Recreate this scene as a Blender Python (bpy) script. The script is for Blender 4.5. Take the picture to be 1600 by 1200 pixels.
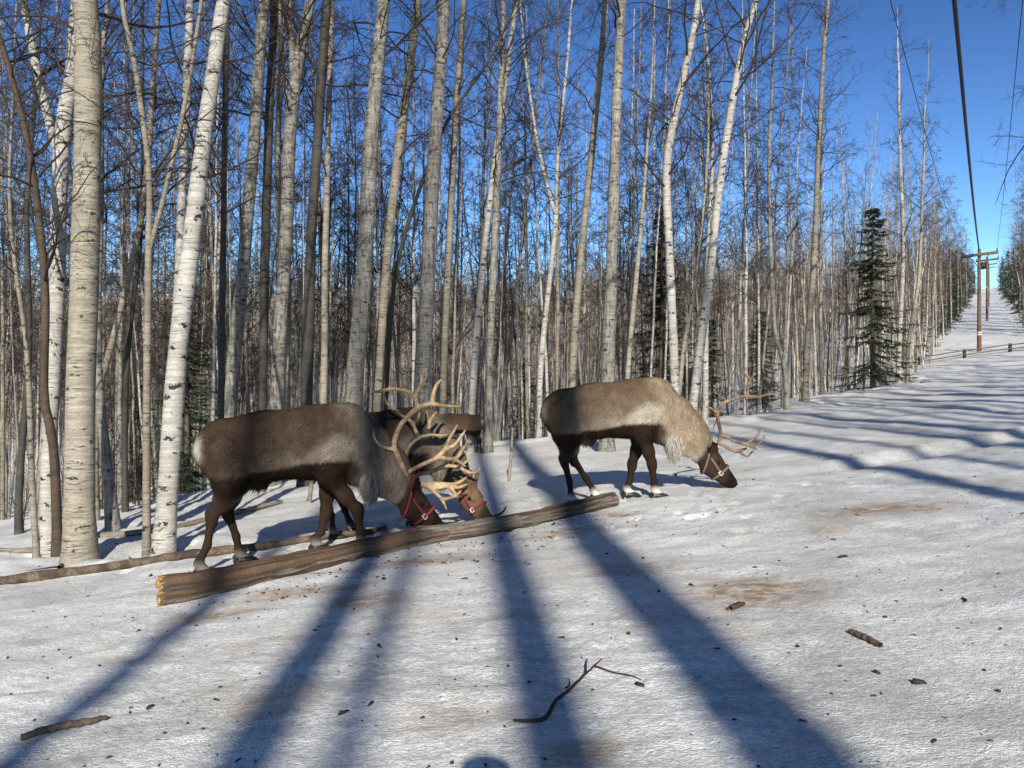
import bpy, math, random
import numpy as np
from mathutils import Matrix, Vector
R = math.radians
for _o in list(bpy.data.objects): bpy.data.objects.remove(_o)
SC = bpy.context.scene
COL = SC.collection
# ------------------------------------------------------------------ camera, sky, sun, exposure
FPX = 1208.0                       # focal length in pixels of the 1600 x 1200 picture
CAMZ = 1.3
cam = bpy.data.cameras.new('camera'); camo = bpy.data.objects.new('camera', cam); COL.objects.link(camo)
cam.sensor_width = 36.0; cam.lens = 36.0 * FPX / 1600.0; cam.clip_start = 0.05; cam.clip_end = 3000
camo.location = (0, 0, CAMZ); camo.rotation_euler = (R(90), 0, 0)
SC.camera = camo
SUN_EL, SUN_AZ = 27.0, -2.9        # elevation; direction the light travels to, degrees right of +Y
w = bpy.data.worlds.new('World'); SC.world = w; w.use_nodes = True
nt = w.node_tree; bg = nt.nodes['Background']
sky = nt.nodes.new('ShaderNodeTexSky'); sky.sky_type = 'NISHITA'; sky.sun_disc = False
sky.sun_elevation = R(SUN_EL); sky.sun_rotation = R(180 + SUN_AZ)
sky.altitude = 200; sky.air_density = 1.0; sky.dust_density = 0.0; sky.ozone_density = 2.0
bg.inputs['Strength'].default_value = 0.054
gm = nt.nodes.new('ShaderNodeGamma'); gm.inputs[1].default_value = 1.85      # the deep dry-air blue of the whole sky
ml = nt.nodes.new('ShaderNodeVectorMath'); ml.operation = 'SCALE'; ml.inputs['Scale'].default_value = 0.635
nt.links.new(sky.outputs[0], ml.inputs[0]); nt.links.new(ml.outputs[0], gm.inputs[0]); nt.links.new(gm.outputs[0], bg.inputs[0])
sl = bpy.data.lights.new('sun', 'SUN'); sl.energy = 5.0; sl.angle = R(0.6); sl.color = (1.0, 0.94, 0.82)
so = bpy.data.objects.new('sun', sl); COL.objects.link(so)
LD = Vector((math.sin(R(SUN_AZ)) * math.cos(R(SUN_EL)), math.cos(R(SUN_AZ)) * math.cos(R(SUN_EL)), -math.sin(R(SUN_EL))))
so.rotation_euler = LD.to_track_quat('-Z', 'Y').to_euler(); so.location = (0, -20, 20)
SC.view_settings.view_transform = 'Standard'; SC.view_settings.look = 'None'
SC.view_settings.exposure = 0.60; SC.view_settings.gamma = 1.0
try:
    SC.cycles.max_bounces = 6; SC.cycles.diffuse_bounces = 3; SC.cycles.use_denoising = True
except Exception: pass

# ------------------------------------------------------------------ noise + terrain
def _h(ix, iy, iz, seed):
    h = (ix.astype(np.int64) * 73856093) ^ (iy.astype(np.int64) * 19349663) ^ (iz.astype(np.int64) * 83492791) ^ (seed * 2654435761)
    h = (h ^ (h >> 13)) * 1274126177; h &= 0x7fffffff; h ^= h >> 16; h = (h * 668265263) & 0x7fffffff
    return ((h >> 7) & 0xffff) / 65535.0
def vnoise(P, seed=0):
    P = np.asarray(P, float); i = np.floor(P).astype(np.int64); f = P - i; f = f * f * (3 - 2 * f)
    o = 0
    for dx in (0, 1):
        for dy in (0, 1):
            for dz in (0, 1):
                wgt = (f[..., 0] if dx else 1 - f[..., 0]) * (f[..., 1] if dy else 1 - f[..., 1]) * (f[..., 2] if dz else 1 - f[..., 2])
                o = o + wgt * _h(i[..., 0] + dx, i[..., 1] + dy, i[..., 2] + dz, seed)
    return o * 2 - 1
def n2(x, y, s, seed=0):
    return vnoise(np.stack([np.asarray(x) * s, np.asarray(y) * s, np.zeros_like(np.asarray(x, float)) + .37], -1), seed)
def ss(a, b, x):
    t = np.clip((np.asarray(x, float) - a) / (b - a), 0, 1); return t * t * (3 - 2 * t)
CX = [-60, -12, -6.8, -.56, 5.96, 9.7, 13.8, 24.4, 60, 160]
CY = [2, 8.5, 10.8, 16.9, 18, 23.4, 27, 44, 102, 265]
def crest(X): return np.interp(X, CX, CY)
def terrain(X, Y):
    X = np.asarray(X, float); Y = np.asarray(Y, float)
    Xc = np.where(X < -20, -20 + (X + 20) * .3, X); Xc = np.where(Xc > 30, 30 + (Xc - 30) * .15, Xc)
    z = .096 * Xc
    d = (Y - crest(X)) * .8
    z = z - 1.7 * ss(-.5, 11, d) * (1 - .6 * ss(4, 12, X))
    s = .523 * X + .852 * Y
    t = np.maximum(s - 50, (Y - 60) * (1.25 + .5 * ss(10, -40, X))); t = np.where(t > -8, (t + np.sqrt(t * t + 30)) / 2, 0) - np.where(t > -8, .0, 0)
    z = z + .112 * np.minimum(t, 300)
    return z
WELLS = [((x - 800) / 1208 * d, d) for x, d in ((125, 7.4), (76, 8.2), (91, 7.8), (60, 8.1), (180, 9.6), (229, 7.5), (252, 7.45), (948, 13.4))]
def relief(X, Y):
    r = np.hypot(X, Y); fade = 1 - ss(30, 90, r)
    z = .035 * n2(X, Y, .45, 1) + .018 * n2(X, Y * 1.3, 1.4, 2) + .014 * n2(X, Y * 1.5, 3.7, 3) + .010 * n2(X * .8, Y * 1.6, 9, 4) * (.35 + .9 * np.clip(n2(X, Y, .9, 16) + .3, 0, 1))
    z = z + .0055 * n2(X, Y * 1.4, 21, 5) * (.3 + np.clip(n2(X, Y, 1.3, 17) + .35, 0, 1)) + .002 * n2(X, Y * 1.4, 43, 15) * (1 - ss(4, 8, r))
    # uneven, trodden snow on the far right and the lumpy rim along the wood
    z = z + .05 * n2(X, Y, .8, 6) * ss(9, 14, r) + .10 * np.abs(n2(X, Y, 1.7, 7)) * np.exp(-((Y - crest(X)) / 2.0) ** 2)
    for wx, wy in WELLS:
        q = np.hypot(X - wx, Y - wy); z = z - .07 * np.exp(-(q / .30) ** 2) + .035 * np.exp(-((q - .55) / .22) ** 2) * (.6 + .4 * n2(X, Y, 3, 21))
    # a sled track
    tr = Y - (8.6 + .30 * (X - 3) + .02 * (X - 3) ** 2)
    z = z - .05 * np.exp(-(tr / .22) ** 2) * ss(2, 4, X) + .03 * np.exp(-((tr - .45) / .2) ** 2) * ss(2, 4, X)
    sc_ = .523 * X + .852 * Y
    return z * fade + (.16 * n2(X, Y, .33, 31) + .10 * n2(X, Y, .9, 32)) * ss(48, 62, sc_) * (1 - ss(250, 400, sc_))
def ground(X, Y): return float(terrain(X, Y) + relief(np.asarray(X, float), np.asarray(Y, float)))
def px(x, y, Y):                   # a point seen at picture position x, y that stands Y metres ahead
    return Vector(((x - 800) / FPX * Y, Y, CAMZ + (600 - y) / FPX * Y))
def gp(x, y):                      # the ground point seen at x, y
    Y = 1.5
    while Y < 300:
        p = px(x, y, Y)
        if p.z <= float(terrain(p.x, p.y)): return p
        Y *= 1.004
    return p

# ------------------------------------------------------------------ materials
def mat(name, build):
    m = bpy.data.materials.new(name); m.use_nodes = True
    t = m.node_tree; b = t.nodes['Principled BSDF']; build(t, b); return m
def N(t, typ, **kw):
    n = t.nodes.new(typ)
    for k, v in kw.items():
        if k.startswith('_'): setattr(n, k[1:], v)
        else: n.inputs[k].default_value = v
    return n
def L(t, a, b): t.links.new(a, b)
def ramp(t, src, pts):
    r = t.nodes.new('ShaderNodeValToRGB'); e = r.color_ramp.elements
    while len(e) < len(pts): e.new(.5)
    for i, (p, c) in enumerate(pts):
        e[i].position = p; e[i].color = (c, c, c, 1) if isinstance(c, (int, float)) else (*c, 1)
    L(t, src, r.inputs[0]); return r
def mixc(t, f, a, b):
    m = t.nodes.new('ShaderNodeMix'); m.data_type = 'RGBA'
    for s, v in ((m.inputs[0], f), (m.inputs[6], a), (m.inputs[7], b)):
        if hasattr(v, 'is_linked'): L(t, v, s)
        else: s.default_value = v if isinstance(v, (int, float)) else (*v, 1)
    return m.outputs[2]
def noise(t, vec, scale, detail=4, rough=.55):
    n = N(t, 'ShaderNodeTexNoise', Scale=scale, Detail=detail, Roughness=rough); L(t, vec, n.inputs['Vector']); return n.outputs[0]
def mapped(t, sc):
    tc = t.nodes.new('ShaderNodeTexCoord'); oi = t.nodes.new('ShaderNodeObjectInfo')
    mp = N(t, 'ShaderNodeMapping', Scale=sc)
    ad = t.nodes.new('ShaderNodeVectorMath'); ad.operation = 'ADD'
    mu = t.nodes.new('ShaderNodeMath'); mu.operation = 'MULTIPLY'; mu.inputs[1].default_value = 37.0
    L(t, oi.outputs['Random'], mu.inputs[0]); L(t, tc.outputs['Object'], mp.inputs[0]); L(t, mp.outputs[0], ad.inputs[0]); L(t, mu.outputs[0], ad.inputs[1])
    return ad.outputs[0]
def bump(t, b, h, strength, dist):
    bm = N(t, 'ShaderNodeBump', Strength=strength, Distance=dist); L(t, h, bm.inputs['Height']); L(t, bm.outputs[0], b.inputs['Normal'])
def bark(c1, c2, dark, scar=.17, lent=.6, crack=0.0):
    def f(t, b):
        v1 = mapped(t, (1, 1, 1)); base = mixc(t, ramp(t, noise(t, v1, 2.2, 5), [(.35, 0), (.65, 1)]).outputs[0], c1, c2)
        base = mixc(t, ramp(t, noise(t, mapped(t, (2.2, 2.2, 24)), 1, 4, .65), [(.42, .6), (.62, 0)]).outputs[0], base, tuple(x * .62 for x in c2))
        fine = noise(t, mapped(t, (30, 30, 60)), 1, 3)
        base = mixc(t, ramp(t, fine, [(.3, .35), (.62, 0)]).outputs[0], base, tuple(x * .45 for x in c2))
        ln = ramp(t, noise(t, mapped(t, (7, 7, 95)), 1, 2), [(lent, 0), (lent + .06, 1)])
        gate = ramp(t, noise(t, mapped(t, (2, 2, 2.5)), 1, 2), [(.4, .15), (.6, 1)])
        m1 = t.nodes.new('ShaderNodeMath'); m1.operation = 'MULTIPLY'; L(t, ln.outputs[0], m1.inputs[0]); L(t, gate.outputs[0], m1.inputs[1])
        base = mixc(t, m1.outputs[0], base, dark)
        vo = N(t, 'ShaderNodeTexVoronoi', Scale=1.0)
        va = t.nodes.new('ShaderNodeVectorMath'); va.operation = 'ADD'
        nz = N(t, 'ShaderNodeTexNoise', Scale=13.0, Detail=6.0, Roughness=.7); L(t, v1, nz.inputs['Vector'])
        vs = t.nodes.new('ShaderNodeVectorMath'); vs.operation = 'SCALE'; vs.inputs['Scale'].default_value = 1.7
        L(t, nz.outputs[1], vs.inputs[0]); L(t, mapped(t, (4.2, 4.2, 10.0)), va.inputs[0]); L(t, vs.outputs[0], va.inputs[1]); L(t, va.outputs[0], vo.inputs['Vector'])
        sc = ramp(t, vo.outputs['Distance'], [(scar, 1), (scar + .05, 0)])
        base = mixc(t, sc.outputs[0], base, dark)
        hgt = fine
        if crack:
            ck = ramp(t, noise(t, mapped(t, (26, 26, 5)), 1, 4, .7), [(.5, 0), (.62, 1)])
            mm = t.nodes.new('ShaderNodeMath'); mm.operation = 'MULTIPLY'; mm.inputs[1].default_value = crack; L(t, ck.outputs[0], mm.inputs[0])
            base = mixc(t, mm.outputs[0], base, dark)
        # dark, rough foot of the trunk
        L(t, base, b.inputs['Base Color']); b.inputs['Roughness'].default_value = .75
        b.inputs['Specular IOR Level'].default_value = .25
        bump(t, b, hgt, .5, .01)
    return f
def plain(c, rough=.8, var=.3, scale=12.0):
    def f(t, b):
        v = mapped(t, (1, 1, 1))
        L(t, mixc(t, noise(t, v, scale), tuple(x * (1 - var) for x in c), tuple(min(1, x * (1 + var)) for x in c)), b.inputs['Base Color'])
        b.inputs['Roughness'].default_value = rough; b.inputs['Specular IOR Level'].default_value = .3
    return f
M = {}
M['birch'] = mat('white birch bark', bark((.48, .46, .425), (.34, .315, .28), (.02, .017, .015), .21, .575))
M['cream'] = mat('cream birch bark', bark((.375, .335, .27), (.255, .22, .17), (.03, .024, .018), .15, .57))
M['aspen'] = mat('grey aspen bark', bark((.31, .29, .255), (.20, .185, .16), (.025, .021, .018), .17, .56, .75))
M['dim'] = mat('dark and shaded aspen bark', bark((.075, .069, .06), (.045, .041, .035), (.03, .026, .022), .12, .58, .6))  # darker aspen bark; on some trunks shade is put into the colour
M['tan'] = mat('tan birch bark', bark((.29, .255, .205), (.185, .158, .122), (.026, .019, .015), .18, .57))
M['brown'] = mat('brown bark', bark((.10, .068, .047), (.06, .042, .03), (.03, .022, .018), .14, .6, .5))
M['twig'] = mat('dark twigs', plain((.034, .025, .021)))
M['twigpale'] = mat('pale twigs', plain((.07, .05, .038)))
def far_f(t, b):
    tc = t.nodes.new('ShaderNodeTexCoord'); mp = N(t, 'ShaderNodeMapping', Scale=(1, 1, .02)); L(t, tc.outputs['Object'], mp.inputs[0])
    c = mixc(t, ramp(t, noise(t, mp.outputs[0], 1.9, 2), [(.36, 0), (.62, 1)]).outputs[0], (.10, .084, .068), (.46, .40, .32))
    c = mixc(t, ramp(t, noise(t, mp.outputs[0], 2.7, 1), [(.52, 0), (.6, 1)]).outputs[0], c, (.48, .46, .42))
    c = mixc(t, ramp(t, noise(t, tc.outputs['Object'], 6, 4, .7), [(.5, 0), (.62, .8)]).outputs[0], c, (.05, .042, .035))
    L(t, c, b.inputs['Base Color']); b.inputs['Roughness'].default_value = .85
M['fartrunk'] = mat('far trunks', far_f)
M['fartwig'] = mat('far twigs', plain((.085, .055, .042), var=.4, scale=.3))
M['needle'] = mat('spruce needles', plain((.026, .036, .018), .7, .5, 3))
M['sprucebark'] = mat('spruce bark', plain((.10, .075, .055)))
def snow_f(t, b):
    tc = t.nodes.new('ShaderNodeTexCoord'); v = tc.outputs['Object']
    mp = N(t, 'ShaderNodeMapping', Scale=(1, 1.7, 1)); L(t, v, mp.inputs[0]); v2 = mp.outputs[0]
    c = mixc(t, ramp(t, noise(t, v2, 5, 6, .65), [(.35, 0), (.7, 1)]).outputs[0], (.72, .72, .71), (.95, .95, .935))
    c = mixc(t, ramp(t, noise(t, v2, 34, 5, .75), [(.38, .8), (.55, 0)]).outputs[0], c, (.42, .415, .40))
    c = mixc(t, ramp(t, noise(t, v2, 95, 3, .7), [(.40, .6), (.54, 0)]).outputs[0], c, (.42, .415, .40))
    st = ramp(t, noise(t, v2, .9, 6, .62), [(.50, 0), (.74, .5)])
    c = mixc(t, st.outputs[0], c, (.56, .48, .37))
    # yellow-brown melt stains where the animals fed
    for (sx, sy, rx, ry, amt) in STAINS:
        sb = N(t, 'ShaderNodeMapping', Location=(-sx / rx, -sy / ry, 0), Scale=(1 / rx, 1 / ry, 0)); L(t, v, sb.inputs[0])
        ln = t.nodes.new('ShaderNodeVectorMath'); ln.operation = 'LENGTH'; L(t, sb.outputs[0], ln.inputs[0])
        rr = ramp(t, ln.outputs['Value'], [(.3, amt), (1.0, 0)])
        mm = t.nodes.new('ShaderNodeMath'); mm.operation = 'MULTIPLY'; L(t, rr.outputs[0], mm.inputs[0])
        L(t, ramp(t, noise(t, v2, 9, 6, .7), [(.36, .15), (.58, 1)]).outputs[0], mm.inputs[1])
        c = mixc(t, mm.outputs[0], c, (.30, .20, .11))
    sp = ramp(t, noise(t, v2, 55, 3, .6), [(.69, 0), (.74, .85)])
    sg = ramp(t, noise(t, v2, 1.6, 4, .6), [(.42, 0), (.62, 1)])
    mm = t.nodes.new('ShaderNodeMath'); mm.operation = 'MULTIPLY'; L(t, sp.outputs[0], mm.inputs[0]); L(t, sg.outputs[0], mm.inputs[1])
    c = mixc(t, mm.outputs[0], c, (.12, .09, .065))
    L(t, c, b.inputs['Base Color']); b.inputs['Roughness'].default_value = .55; b.inputs['Specular IOR Level'].default_value = .35
    ad = t.nodes.new('ShaderNodeMath'); ad.operation = 'ADD'
    L(t, noise(t, v2, 26, 6, .65), ad.inputs[0]); L(t, noise(t, v2, 85, 4, .6), ad.inputs[1])
    bm = N(t, 'ShaderNodeBump', Distance=.034); L(t, ad.outputs[0], bm.inputs['Height']); L(t, ramp(t, noise(t, v, 1.1, 4, .6), [(.35, .45), (.65, 1.0)]).outputs[0], bm.inputs['Strength']); L(t, bm.outputs[0], b.inputs['Normal'])
    L(t, ramp(t, noise(t, v2, 2.3, 4, .6), [(.35, .32), (.65, .65)]).outputs[0], b.inputs['Roughness'])
STAINS = []
for (x, y, rx, ry, a) in [(1180, 925, .6, .5, 1.0), (1385, 795, .9, .4, 1.0), (575, 942, .32, .24, 1.0), (1290, 825, .4, .25, .4), (420, 1105, .3, .25, .5), (905, 1185, .22, .15, .7), (760, 812, .8, .25, .7), (640, 880, .8, .22, .85), (480, 925, .7, .2, .85), (330, 960, .45, .2, .85), (880, 830, .7, .2, .8), (960, 805, .35, .2, .9), (700, 1130, .35, .2, .4), (1000, 890, .5, .25, .4), (420, 1000, .5, .2, .4)]:
    g = gp(x, y); STAINS.append((g.x, g.y, rx, ry, a))
M['snow'] = mat('old trodden snow', snow_f)

# ------------------------------------------------------------------ mesh helpers
def mk(name, V, faces, mats, parent=None, smooth=True, mi=None, col=None):
    """faces: list of int arrays (n,3) or (n,4)"""
    me = bpy.data.meshes.new(name); V = np.asarray(V, np.float32)
    faces = [np.asarray(f, np.int32) for f in faces if len(f)]
    me.vertices.add(len(V)); me.vertices.foreach_set('co', V.ravel())
    tot = [np.full(len(f), f.shape[1], np.int32) for f in faces]; tot = np.concatenate(tot)
    idx = np.concatenate([f.ravel() for f in faces])
    me.loops.add(len(idx)); me.loops.foreach_set('vertex_index', idx)
    me.polygons.add(len(tot)); st = np.concatenate([[0], np.cumsum(tot)[:-1]]).astype(np.int32)
    me.polygons.foreach_set('loop_start', st); me.polygons.foreach_set('loop_total', tot)
    if smooth: me.polygons.foreach_set('use_smooth', np.ones(len(tot), bool))
    if mi is not None: me.polygons.foreach_set('material_index', np.asarray(mi, np.int32))
    for m in (mats if isinstance(mats, (list, tuple)) else [mats]): me.materials.append(m)
    me.update(calc_edges=True); me.validate()
    if col is not None:
        a = me.color_attributes.new('Col', 'FLOAT_COLOR', 'POINT')
        a.data.foreach_set('color', np.concatenate([col, np.ones((len(col), 1))], 1).astype(np.float32).ravel())
    o = bpy.data.objects.new(name, me); COL.objects.link(o)
    if parent is not None: o.parent = parent
    return o
def tag(o, label=None, cat=None, group=None, kind=None):
    for k, v in (('label', label), ('category', cat), ('group', group), ('kind', kind)):
        if v: o[k] = v
    return o
def empty(name, loc=(0, 0, 0), rot=None):
    o = bpy.data.objects.new(name, None); COL.objects.link(o); o.location = loc; o.empty_display_size = .1
    if rot is not None: o.rotation_euler = rot
    return o
def tubes(P, Rr, k):
    """P (T,n,3), Rr (T,n) -> verts, quads"""
    P = np.asarray(P, float); Rr = np.asarray(Rr, float); T, n, _ = P.shape
    tg = np.gradient(P, axis=1); tg /= np.linalg.norm(tg, axis=2, keepdims=True) + 1e-9
    mean = tg.mean(1); ref = np.where((np.abs(mean[:, 2]) > .8)[:, None], np.array([[0, 1., 0]]), np.array([[0, 0, 1.]]))
    a = np.cross(tg, ref[:, None, :]); a /= np.linalg.norm(a, axis=2, keepdims=True) + 1e-9
    b = np.cross(tg, a)
    an = np.arange(k) * 2 * math.pi / k
    V = P[:, :, None, :] + Rr[:, :, None, None] * (np.cos(an)[None, None, :, None] * a[:, :, None, :] + np.sin(an)[None, None, :, None] * b[:, :, None, :])
    i = np.arange(n - 1)[:, None]; j = np.arange(k)[None, :]
    q = np.stack([i * k + j, (i + 1) * k + j, (i + 1) * k + (j + 1) % k, i * k + (j + 1) % k], -1).reshape(-1, 4)
    Q = (q[None] + (np.arange(T) * n * k)[:, None, None]).reshape(-1, 4)
    return V.reshape(-1, 3), Q
class MB:
    def __init__(s): s.V = []; s.F = []; s.I = []; s.n = 0
    def add(s, V, F, mi=0):
        V = np.asarray(V, float); s.V.append(V); s.F.append(np.asarray(F) + s.n); s.I.append(np.full(len(F), mi)); s.n += len(V)
    def build(s, name, mats, parent=None, smooth=True):
        return mk(name, np.concatenate(s.V), s.F, mats, parent, smooth, np.concatenate(s.I))
def spline(pts, n):
    pts = np.asarray(pts, float); d = np.concatenate([[0], np.cumsum(np.linalg.norm(np.diff(pts, axis=0), axis=1))])
    u = np.linspace(0, d[-1], n)
    P = np.concatenate([[2 * pts[0] - pts[1]], pts, [2 * pts[-1] - pts[-2]]]); dd = np.concatenate([[-1], d, [d[-1] + 1]])
    k = np.clip(np.searchsorted(d, u, side='right') - 1, 0, len(pts) - 2); t = ((u - d[k]) / (d[k + 1] - d[k]))[:, None]
    p0, p1, p2, p3 = P[k], P[k + 1], P[k + 2], P[k + 3]
    return .5 * ((2 * p1) + (-p0 + p2) * t + (2 * p0 - 5 * p1 + 4 * p2 - p3) * t ** 2 + (-p0 + 3 * p1 - 3 * p2 + p3) * t ** 3)
def box_vf(lo, hi):
    x0, y0, z0 = lo; x1, y1, z1 = hi
    V = [(x0, y0, z0), (x1, y0, z0), (x1, y1, z0), (x0, y1, z0), (x0, y0, z1), (x1, y0, z1), (x1, y1, z1), (x0, y1, z1)]
    return V, [(0, 3, 2, 1), (4, 5, 6, 7), (0, 1, 5, 4), (1, 2, 6, 5), (2, 3, 7, 6), (3, 0, 4, 7)]

# ------------------------------------------------------------------ the snow: one sheet out to the horizon
rad = np.concatenate([np.linspace(.25, 1.2, 14)[:-1], np.exp(np.linspace(math.log(1.2), math.log(60), 600)), np.exp(np.linspace(math.log(60), math.log(900), 70))[1:]])
ang = np.concatenate([np.linspace(-40, 40, 560), np.linspace(40, 320, 130)[1:-1]]) * math.pi / 180
A, RR = np.meshgrid(ang, rad); X = RR * np.sin(A); Y = RR * np.cos(A)
Z = terrain(X, Y) + relief(X, Y)
rp = np.random.default_rng(77); near = (Y > 4.5) & (Y < 12) & (np.abs(X) < 5); xn, yn, zn = X[near], Y[near], Z[near]
for q in range(130):                # hoof prints round the animals
    c0 = [(-2.0, 6.9), (-1.2, 7.4), (.2, 8.4), (1.0, 8.3), (1.9, 8.0), (-.2, 7.6), (-2.6, 7.8), (1.6, 6.9)][q % 8]; hx, hy = rp.normal(c0[0], .75), rp.normal(c0[1], .55); e = ((xn - hx) / .055) ** 2 + ((yn - hy) / .075) ** 2
    zn = zn - rp.uniform(.012, .035) * np.exp(-e ** 2) + .003 * np.exp(-(np.sqrt(e) - 1.7) ** 2 * 4)
Z[near] = zn
nr, na = X.shape
V = np.stack([X, Y, Z], -1).reshape(-1, 3); V = np.concatenate([V, [[0, 0, float(terrain(0, 0))]]])
i = np.arange(nr - 1)[:, None]; j = np.arange(na)[None, :]
Q = np.stack([i * na + j, i * na + (j + 1) % na, (i + 1) * na + (j + 1) % na, (i + 1) * na + j], -1).reshape(-1, 4)[:, ::-1]
T3 = np.stack([np.full(na, len(V) - 1), (np.arange(na) + 1) % na, np.arange(na)], -1)
tag(mk('snow_ground', V, [Q, T3], M['snow']), 'old trodden snow sloping up to the right', kind='structure')

# ------------------------------------------------------------------ trees
rng = np.random.default_rng(7)
def unit(v): return v / (np.linalg.norm(v, axis=-1, keepdims=True) + 1e-9)
def sub_branches(P, Rr, m, n, lf, spread, rng, f0=.2, grav=0., wob=.12, rf=.5, up=0.):
    """m children on each branch of P (T,np,3)"""
    T, npt, _ = P.shape
    f = rng.uniform(f0, .97, (T, m)); fi = f * (npt - 1); i0 = np.clip(fi.astype(int), 0, npt - 2); ft = (fi - i0)[..., None]
    ti = np.arange(T)[:, None]
    st = P[ti, i0] * (1 - ft) + P[ti, i0 + 1] * ft
    rs = Rr[ti, i0] * (1 - ft[..., 0]) + Rr[ti, i0 + 1] * ft[..., 0]
    tg = unit(P[ti, i0 + 1] - P[ti, i0])
    ln = np.linalg.norm(P[:, -1] - P[:, 0], axis=1)[:, None] * lf * rng.uniform(.5, 1.3, (T, m)) * (1.15 - .6 * f)
    d = unit(tg * math.cos(spread) + unit(rng.normal(size=(T, m, 3))) * math.sin(spread) * 1.2)
    out = [st]; cur = st; 
    for q in range(n - 1):
        d = unit(d + rng.normal(size=d.shape) * wob + np.array([0, 0, grav + up]))
        cur = cur + d * (ln / (n - 1))[..., None]; out.append(cur)
    Pn = np.stack(out, 2).reshape(T * m, n, 3)
    r0 = np.minimum(rs * rf, .02).reshape(-1, 1); Rn = r0 * np.linspace(1, .25, n)[None, :]
    return Pn, np.maximum(Rn, .0014)
def crown_arrays(path, r, rng, h0=.35, n1=34, L1=2.0, m2=9, m3=5, elev=.6, zmax=None, twig=.0022, droop=-.02):
    """path (n,3) trunk centre, r (n,) radii. Returns list of (P,R,k)."""
    n = len(path); f = rng.uniform(h0, .98, n1); fi = f * (n - 1); i0 = fi.astype(int).clip(0, n - 2); ft = (fi - i0)[:, None]
    st = path[i0] * (1 - ft) + path[i0 + 1] * ft; rs = r[i0]
    az = rng.uniform(0, 2 * math.pi, n1); el = rng.normal(elev, .3, n1)
    d = np.stack([np.cos(az) * np.cos(el), np.sin(az) * np.cos(el), np.sin(el)], -1)
    prof = np.clip(1.15 - ((f - h0) / (1 - h0)) * .8, .25, 1.1) * rng.uniform(.45, 1.2, n1)
    ln = L1 * prof; np1 = 9; out = [st]; cur = st
    for q in range(np1 - 1):
        d = unit(d + rng.normal(size=d.shape) * .16 + np.array([0, 0, .05 + droop * q]))
        cur = cur + d * (ln / (np1 - 1))[:, None]; out.append(cur)
    P1 = np.stack(out, 1); R1 = np.minimum(rs * .36, .005 + .0065 * ln)[:, None] * np.linspace(1, .22, np1)[None, :]
    R1 = np.maximum(R1, twig)
    P2, R2 = sub_branches(P1, R1, m2, 6, .42, .75, rng, .15, -.015, .2)
    P3, R3 = sub_branches(P2, R2, m3, 4, .5, .7, rng, .15, -.03, .22)
    return [(P1, R1, 5), (P2, np.maximum(R2, twig), 3), (P3, np.maximum(R3, twig * .8), 3)]
def crown_obj(name, arrs, origin, m, parent):
    b = MB()
    for P, Rr, k in arrs:
        V, Q = tubes(P - np.asarray(origin), Rr, k); b.add(V, Q)
    return b.build(name, m, parent)
def trunk_obj(path, r, origin, m, parent, k=14, name='trunk', seed=0):
    path = np.asarray(path); V, Q = tubes(path[None], r[None], k)
    c = np.repeat(path, k, 0); d = V - c
    nz = vnoise(V * np.array([9, 9, 4]), seed) * .06 + vnoise(V * np.array([3, 3, 1.2]), seed + 9) * .07
    V = c + d * (1 + nz)[:, None]
    return mk(name, V - np.asarray(origin), [Q], m, parent)
TREES = 0
def hero(pts, Y, wpx, m, label, H=13.0, crown=None, tw='twig', name='birch_tree', seed=None, cat='tree', group=None, fork=None, lean_y=0.0):
    """pts: picture positions of the trunk from foot to the top of the frame; Y distance; wpx widths at those points"""
    global TREES
    TREES += 1; sd = seed if seed is not None else 100 + TREES; rg = np.random.default_rng(sd)
    W = [px(x, y, Y) for x, y in pts]
    bx, by = W[0].x, Y; gz = ground(bx, by)
    P = [(bx, by, gz - .15)] + [(p.x, p.y, p.z) for p in W if p.z > gz + .35]
    rw = [wpx[0] / 2 / FPX * Y] + [wpx[i] / 2 / FPX * Y for i, p in enumerate(W) if p.z > gz + .35]
    d = np.array(P[-1]) - np.array(P[-2]); d = d / np.linalg.norm(d)
    rest = H - (P[-1][2] - gz)
    if rest > .5:
        for q in (1, 2, 3):
            d = unit(d * .8 + np.array([0, 0, .2]) + rg.normal(size=3) * .05)
            P.append(tuple(np.array(P[-1]) + d * rest / 3)); rw.append(rw[-1] * (.72, .6, .3)[q - 1])
    P = np.array(P); n = 40
    dist = np.concatenate([[0], np.cumsum(np.linalg.norm(np.diff(P, axis=0), axis=1))])
    path = spline(P, n); r = np.interp(np.linspace(0, dist[-1], n), dist, rw)
    hh = path[:, 2] - gz
    path[1:, 1] += (vnoise(np.stack([hh * .5, hh * 0 + sd, hh * 0], -1), 3)[1:]) * .12 * np.minimum(hh[1:], 3) / 3 + lean_y * hh[1:]
    r = r * (1 + .45 * np.exp(-np.maximum(hh, 0) / .16))
    root = empty(name, (bx, by, gz)); tag(root, label, cat, group)
    trunk_obj(path, r, (bx, by, gz), m, root, 16 if wpx[0] > 18 else 10, seed=sd)
    c = dict(h0=.3, n1=36, L1=1.9); c.update(crown or {})
    arrs = crown_arrays(path, r, rg, **c)
    if fork:                      # a second stem leaving the trunk
        fz, dx, dy, fr = fork
        k = int(np.argmin(np.abs(hh - fz))); s = path[k]
        fp = np.array([s, s + (dx * .25, dy * .25, .7), s + (dx * .6, dy * .6, 2.0), s + (dx, dy, 4.5), s + (dx * 1.1, dy * 1.2, 7)])
        fp = spline(fp, 16); rr = r[k] * fr * np.linspace(1, .3, 16)
        f = trunk_obj(fp, rr, (bx, by, gz), m, root, 10, 'limb', sd + 5)
        arrs += crown_arrays(fp, rr, rg, .1, 12, 1.4)
    crown_obj('crown', arrs, (bx, by, gz), M[tw], root)
    return root
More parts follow.
